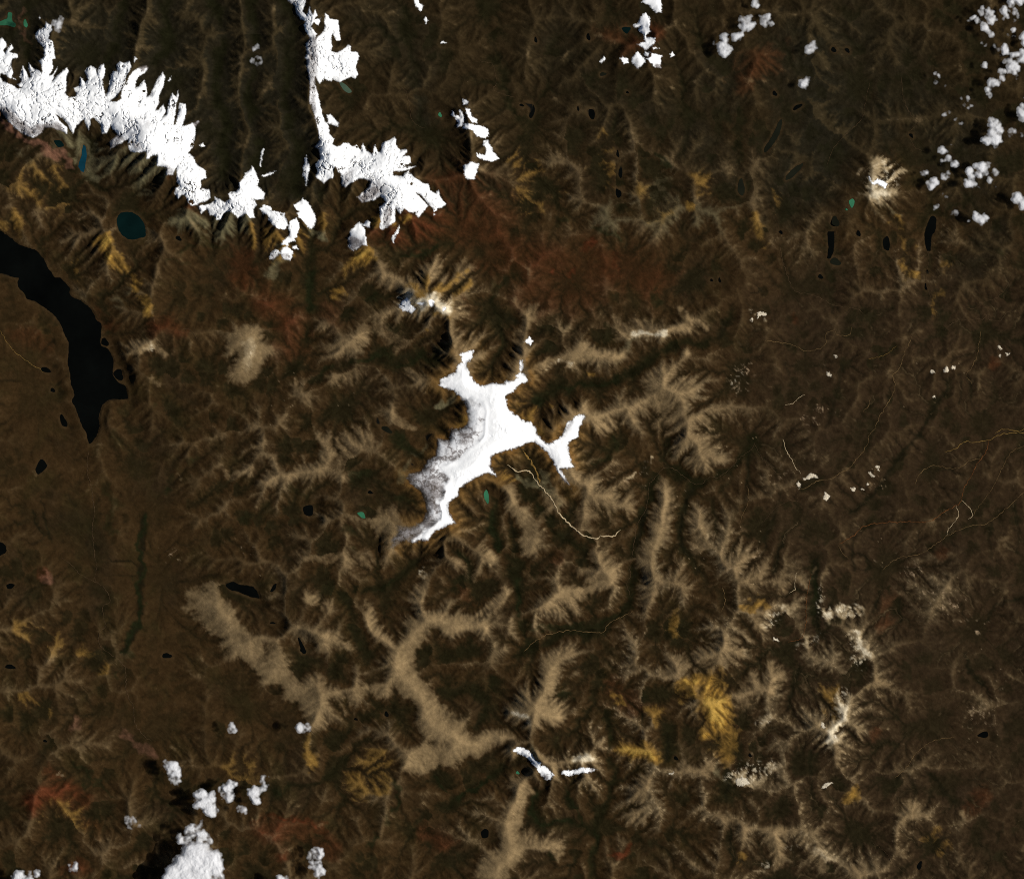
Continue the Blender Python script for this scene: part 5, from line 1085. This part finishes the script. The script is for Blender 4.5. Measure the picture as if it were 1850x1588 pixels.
CLOUDS = [   # label, group, puffs (x, y, r, density), height over ground
 ('white cloud cut by the top right corner edge', NE, puffs(C3, 1700,10,95,1, 1620,70,60,.9, 1780,-20,80,1, 1720,70,45,.8, 1690,-60,110,1), LOW),
 ('small white puff at the upper left of the north-eastern cloud field', NE, puffs(C3, 1190,210,48,.95, 1205,150,34,.6), LOW),
 ('white double puff right of the first puff in the north-eastern cloud field', NE, puffs(C3, 1300,220,62,.95, 1310,320,64,.9, 1355,310,44,.9, 1250,270,40,.6), LOW),
 ('westernmost wispy arm of the north-eastern cloud field', NE, puffs(C3, 1080,285,42,.7, 1150,330,52,.7, 1195,310,36,.7, 1040,300,34,.5, 1010,345,36,.3), LOW),
 ('slanting white puff below the westernmost arm', NE, puffs(C3, 1235,435,58,1, 1290,495,38,.8, 1325,530,40,.65, 1210,380,34,.7), LOW),
 ('greyish puff left of a frayed twin near the top right', NE, puffs(C3, 1510,185,66,.8, 1545,250,54,.75, 1500,295,34,.5), LOW),
 ('frayed grey puff right of its fuller twin near the top right', NE, puffs(C3, 1640,215,56,.65, 1690,260,36,.5, 1640,310,36,.45, 1590,170,40,.5), LOW),
 ('tiny puff inside the gap of the north-eastern cloud field', NE, puffs(C3, 1640,470,34,.7, 1600,540,46,.25, 1660,530,36,.2), LOW),
 ('bright puff cut by the east edge below the corner cloud', NE, puffs(C3, 1795,550,64,1, 1815,640,48,.85, 1880,600,60,.9), LOW),
 ('round bright puff at the centre of the north-eastern cloud field', NE, puffs(C3, 1530,745,66,1, 1520,690,36,.7), LOW),
 ('largest lacy cloud of the north-eastern field', NE, puffs(C3, 1780,790,60,.9, 1690,820,48,.8, 1625,825,40,.85, 1760,890,56,.95, 1590,900,52,.75, 1650,950,60,.85, 1590,1010,66,1, 1700,1000,50,.9, 1640,1055,44,.8, 1520,915,34,.6, 1680,1120,54,.4), LOW),
 ('ring-shaped white puff hanging below the lacy cloud', NE, puffs(C3, 1455,1060,40,.85, 1500,1070,38,.8, 1480,1140,44,.9), LOW),
 ('lowest tapering puff of the north-eastern cloud field', NE, puffs(C3, 1340,1215,72,.85, 1410,1210,46,.75, 1275,1310,46,.75, 1300,1385,40,.7), LOW),
 ('faint little wisp left of the lacy cloud', NE, puffs(C3, 1240,960,40,.6, 1200,970,30,.35), LOW),
 ('thin pale wisp alone over the dark north-eastern moor', NE, puffs(C3, 530,1080,38,.6, 580,1115,32,.65), LOW),
 ('very faint wisp just below the thin moor wisp', NE, puffs(C3, 550,1210,50,.25, 670,1250,36,.18), LOW),
 ('faint haze patch low over the dark moor', NE, puffs(C3, 540,1350,70,.16, 450,1340,50,.12), LOW),
 ('tiny twin puffs above the east valley', NE, puffs(C3, 990,1450,32,.6, 910,1440,28,.35), LOW),
 ('faint curl below the tiny twin puffs', NE, puffs(C3, 1020,1530,36,.5, 940,1530,40,.3, 990,1570,30,.3), LOW),
 ('faint veil between the lacy cloud and the west arm', NE, puffs(C3, 1370,680,50,.25, 1430,740,50,.25, 1480,800,40,.25), LOW),
 ('short thin streak left of the faint veil', NE, puffs(C3, 1200,655,32,.4, 1240,672,28,.35), LOW),
 ('dim puff at the east edge above the bright edge cloud', NE, puffs(C3, 1810,1440,50,.3, 1780,1560,48,.4, 1840,1400,40,.25), LOW),
 ('bright oblong cloud at the east edge', EM, puffs(C4, 1600,60,66,1, 1625,130,62,.95, 1570,20,46,.8, 1680,80,60,.9), LOW),
 ('brightest solid L-shaped cloud in the north-east', EM, puffs(C4, 1250,215,86,1, 1290,280,68,1, 1225,310,70,1, 1150,400,66,1, 1250,395,76,1, 1205,150,48,.75, 1310,390,48,.9, 1250,480,44,.4), LOW),
 ('faint frayed veil right of the L-shaped cloud', EM, puffs(C4, 1480,300,56,.38, 1570,340,44,.3, 1440,340,40,.25), LOW),
 ('small puff with fading twin above the pale hook cloud', EM, puffs(C4, 580,530,54,.9, 665,505,54,.5, 540,515,34,.5), LOW),
 ('white hook-shaped wisp left of the forked cloud', EM, puffs(C4, 660,640,46,.6, 735,710,54,.8, 590,650,36,.35, 570,700,44,.2), LOW),
 ('small soft puff below the hook-shaped wisp', EM, puffs(C4, 620,845,52,.6, 600,890,36,.5), LOW),
 ('white V-shaped puff beside the summit ice cap', EM, puffs(C4, 465,930,58,.95, 430,990,48,.95, 400,950,40,.8, 350,840,66,.3), LOW),
 ('bright right half of the forked cloud', EM, puffs(C4, 1070,760,76,1, 1050,850,56,.95, 1010,735,40,.8, 1165,720,46,.4, 1130,830,40,.5), LOW),
 ('bright left half of the forked cloud', EM, puffs(C4, 930,800,52,.95, 955,880,50,.9, 910,960,56,1, 990,990,50,.55, 1030,1010,40,.4), LOW),
 ('grey crumbling puff right of the forked cloud', EM, puffs(C4, 1250,820,50,.6, 1195,930,46,.5, 1240,1000,40,.2), LOW),
 ('bright cloud at the east edge south of the forked cloud', EM, puffs(C4, 1560,1160,76,1, 1620,1240,76,1, 1520,1190,48,.9, 1670,1180,60,.9), LOW),
 ('white two-lobed cloud above the eastern lakes', EM, puffs(C4, 1025,1390,54,.95, 1080,1445,60,.9, 1140,1420,36,.7, 1010,1350,34,.7, 1110,1370,26,.5), LOW),
 ('dim puff north of the pointed black lake', EM, puffs(C4, 485,1250,48,.5, 410,1230,48,.25), LOW),
 ('dim slanting wisp right of the dim lake puff', EM, puffs(C4, 600,1130,54,.28, 620,1200,40,.2), LOW),
 ('tiny wisp high over the river bend in the north-east', EM, puffs(C4, 605,65,36,.45, 650,45,28,.35), LOW),
 ('tiny pale fleck between the wisp and the L-shaped cloud', EM, puffs(C4, 820,180,30,.35, 740,130,30,.2), LOW),
 ('dim ring of vapour above the eastern lakes', EM, puffs(C4, 740,1350,46,.35, 700,1390,36,.25), LOW),
 ('tiny puff left of the two-lobed cloud', EM, puffs(C4, 930,1450,28,.6), LOW),
 ('small round cloud alone above the south-western plain', SW, puffs(C5, 880,170,48,.75), MID),
 ('leaning frayed cloud over the dry south-western valley', SW, puffs(C5, 330,535,58,.9, 365,590,52,.85, 370,660,44,.6, 270,500,44,.4, 330,640,50,.3), MID),
 ('bright dense cloud, first of the row of three in the south-west', SW, puffs(C5, 595,790,62,.85, 640,850,74,1, 685,920,66,1, 590,860,56,.95, 700,810,48,.8), MID),
 ('soft white cloud, middle of the row of three in the south-west', SW, puffs(C5, 850,720,66,.85, 850,790,62,.9, 885,680,44,.6, 800,760,44,.6), MID),
 ('soft white cloud, last of the row of three, with a frayed tail', SW, puffs(C5, 1090,760,60,.95, 1100,830,52,.9, 1170,730,48,.5, 1190,650,50,.45, 1200,790,40,.3), MID),
 ('faint smudge below the middle cloud of the row', SW, puffs(C5, 970,930,54,.4), MID),
 ('grey lumpy cloud just north of the biggest cloud', SW, puffs(C5, 530,1130,80,.68, 600,1170,70,.72, 415,1180,50,.6, 480,1215,60,.55, 560,1050,60,.28, 660,1220,50,.4), MID),
 ('biggest bright white cumulus at the bottom edge', SW, puffs(C5, 560,1350,140,1, 690,1390,110,1, 450,1430,110,1, 350,1500,84,1, 600,1460,130,1, 750,1480,66,.95, 300,1550,60,.9, 470,1560,110,1, 760,1620,90,.6, 380,1620,120,1, 560,1640,110,.7), TALL),
 ('little cloud at the rim of the pale plateau', SW, puffs(C5, 1515,160,44,.85, 1570,165,52,.35), MID),
 ('soft cloud over the red hills, upper one of two', SW, puffs(A13, 440,1392,44,.75, 400,1410,34,.3), MID),
 ('soft cloud over the red hills, lower one of two', SW, puffs(A13, 425,1475,44,.75, 450,1520,40,.7), MID),
 ('small cloud touching the bottom edge below the red hills', SW, puffs(A13, 195,1585,44,.85), MID),
 ('cloud at the bottom edge near the south-west corner', SW, puffs(A03, 150,1570,56,.95, 220,1540,28,.5, 275,1530,26,.6, 190,1610,60,.9), MID),
 ('faint puff left of the biggest cumulus', SW, puffs(A03, 510,1490,42,.45), MID),
 ('faint wide puff over the dark south-western stream', SW, puffs(A03, 910,1180,48,.45, 960,1190,34,.25), MID),
 ('small cloud beside the north-west tooth of the comb-toothed glacier', NC, puffs(A00, 450,195,42,.75, 440,235,34,.3), 2.4),
 ('tiny cloud in the dark valley west of the big lobed glacier', NC, puffs(A00, 1825,350,32,.55), LOW),
 ('tiny wisp below the tiny dark valley cloud', NC, puffs(A00, 1835,450,38,.5), LOW),
 ('small four-armed cloud over the northern upland', NC, puffs(A20, 1680,190,50,.9, 1650,160,28,.5, 1700,150,26,.5), LOW),
 ('small round cloud north of the four-armed cloud', NC, puffs(A20, 1747,42,30,.7), LOW),
 ('wispy cloud east of the four-armed cloud', NC, puffs(A20, 1820,165,46,.7, 1795,140,30,.3), LOW),
 ('small white cloud south-west of the four-armed cloud', NC, puffs(A20, 1605,283,34,.85, 1642,265,20,.8), LOW),
 ('solid square white cloud over the northern upland', NC, puffs(A20, 1505,350,40,1, 1540,360,38,1, 1520,395,34,1, 1530,300,50,.45, 1475,315,34,.25), LOW),
 ('small slanting cloud on the north-eastern moor', NC, puffs(A30, 312,368,36,.75, 345,340,30,.55), LOW),
 ('small cloud south of the slanting moor cloud', NC, puffs(A30, 275,610,42,.75, 285,585,30,.5), LOW),
]
for i, (lab, grp, pf, alt) in enumerate(CLOUDS):
    big = pf[:, 2].max() > 16
    sp = .8
    pf = pf[(pf[:, 0] - pf[:, 2] < MW + 60)]
    x0, x1 = (pf[:, 0] - pf[:, 2] * 1.6).min() - 3, min((pf[:, 0] + pf[:, 2] * 1.6).max() + 3, MW + 90)
    y0, y1 = max((pf[:, 1] - pf[:, 2] * 1.6).min() - 3, -90), min((pf[:, 1] + pf[:, 2] * 1.6).max() + 3, MH + 90)
    X, Y = np.meshgrid(np.arange(x0, x1, sp, dtype=np.float32), np.arange(y0, y1, sp, dtype=np.float32))
    xx = X + 5.5 * fbm(X, Y, 12, 4, 600 + i, .6); yy = Y + 5.5 * fbm(X, Y, 12, 4, 700 + i, .6)
    d = np.zeros(X.shape, np.float32); dens = np.zeros(X.shape, np.float32)
    for cx, cy, r, a in pf:
        r = r * .93
        v = np.clip(1 - ((xx - cx) ** 2 + (yy - cy) ** 2) / (1.3 * r) ** 2, 0, 1)
        d = np.maximum(d, v * min(1, r / 9)); dens = np.maximum(dens, v * a ** 1.3)
    n = fbm(X, Y, 15, 5, 800 + i, .68); nb = 1 - np.abs(fbm(X, Y, 16 if big else 9, 3, 850 + i, .5)) * 2
    k_ = .55 if big else 1.0
    op = dens * 1.45 + n * 1.7 * k_ - .22
    op = np.clip(op, 0, 1.5) * sstep(0, .2, dens)
    op = np.clip(1 - np.exp(-(2.2 if big else 1.7 if grp == SW else 1.15) * op ** 1.5), 0, 1)
    op = blur(op, 1)
    shape = np.sqrt(np.clip(blur(d, 2), 0, 1)) * sstep(0, .6, blur(op, 2))
    rmax = pf[:, 2].max() * S
    th = shape * (.86 + .14 * nb) * min(.5 * rmax, .9)
    base = float(np.max(sample(H, pf[:, 0], pf[:, 1]))) + alt
    lbl = np.where(op > .004, np.arange(op.size).reshape(op.shape) + 1, 0)       # detached wisps become parts of the cloud
    for _ in range(400):
        p = np.pad(lbl, 1)
        m_ = np.maximum.reduce([p[1 + a:p.shape[0] - 1 + a, 1 + b:p.shape[1] - 1 + b] for a, b in ((0, 0), (1, 0), (-1, 0), (0, 1), (0, -1))])
        m_ = np.where(lbl > 0, m_, 0)
        if np.array_equal(m_, lbl): break
        lbl = m_
    ids, cnt = np.unique(lbl[lbl > 0], return_counts=True)
    order = np.argsort(-cnt); main = None
    for oi in order:
        if main is not None and cnt[oi] < 20: continue
        f = grid_faces(*X.shape); kf = (lbl == ids[oi]).ravel()[f].all(1); f = f[kf]
        if not len(f): continue
        u, inv = np.unique(f, return_inverse=True); f = inv.reshape(f.shape)
        # interior vertices get an underside; rim vertices are shared so that the puff is closed
        e = np.sort(np.stack([f, np.roll(f, -1, 1)], -1).reshape(-1, 2), 1)
        _, ei, cn = np.unique(e[:, 0].astype(np.int64) * len(u) + e[:, 1], return_index=True, return_counts=True)
        rim = np.zeros(len(u), bool); rim[e[ei[cn == 1]].ravel()] = True
        tz = th.ravel()[u]; tz = np.where(rim, 0, tz)
        co_t = np.stack([WX(X).ravel()[u], WY(Y).ravel()[u], base + tz * .8], 1); co_b = co_t.copy(); co_b[:, 2] = base - tz * .25
        bi = np.full(len(u), -1); ins = np.where(~rim)[0]; bi[ins] = len(u) + np.arange(len(ins)); bi[rim] = np.where(rim)[0]
        fb = bi[f[~(rim[f].all(1))]][:, ::-1]
        co = np.concatenate([co_t, co_b[ins]]); ff = np.concatenate([f, fb]) if len(fb) else f
        if main is None:
            o = main = mesh_obj('cloud', co, ff, M_CLOUD); main_loc = np.array(o.location)
            tag(o, lab, 'cloud', grp)
        else:
            o = mesh_obj('wisp', co, ff, M_CLOUD, parent=main, loc=main_loc)
        va = op.ravel()[u] * .97
        fattr(o.data, 'vapour', np.concatenate([va, va[ins]]))
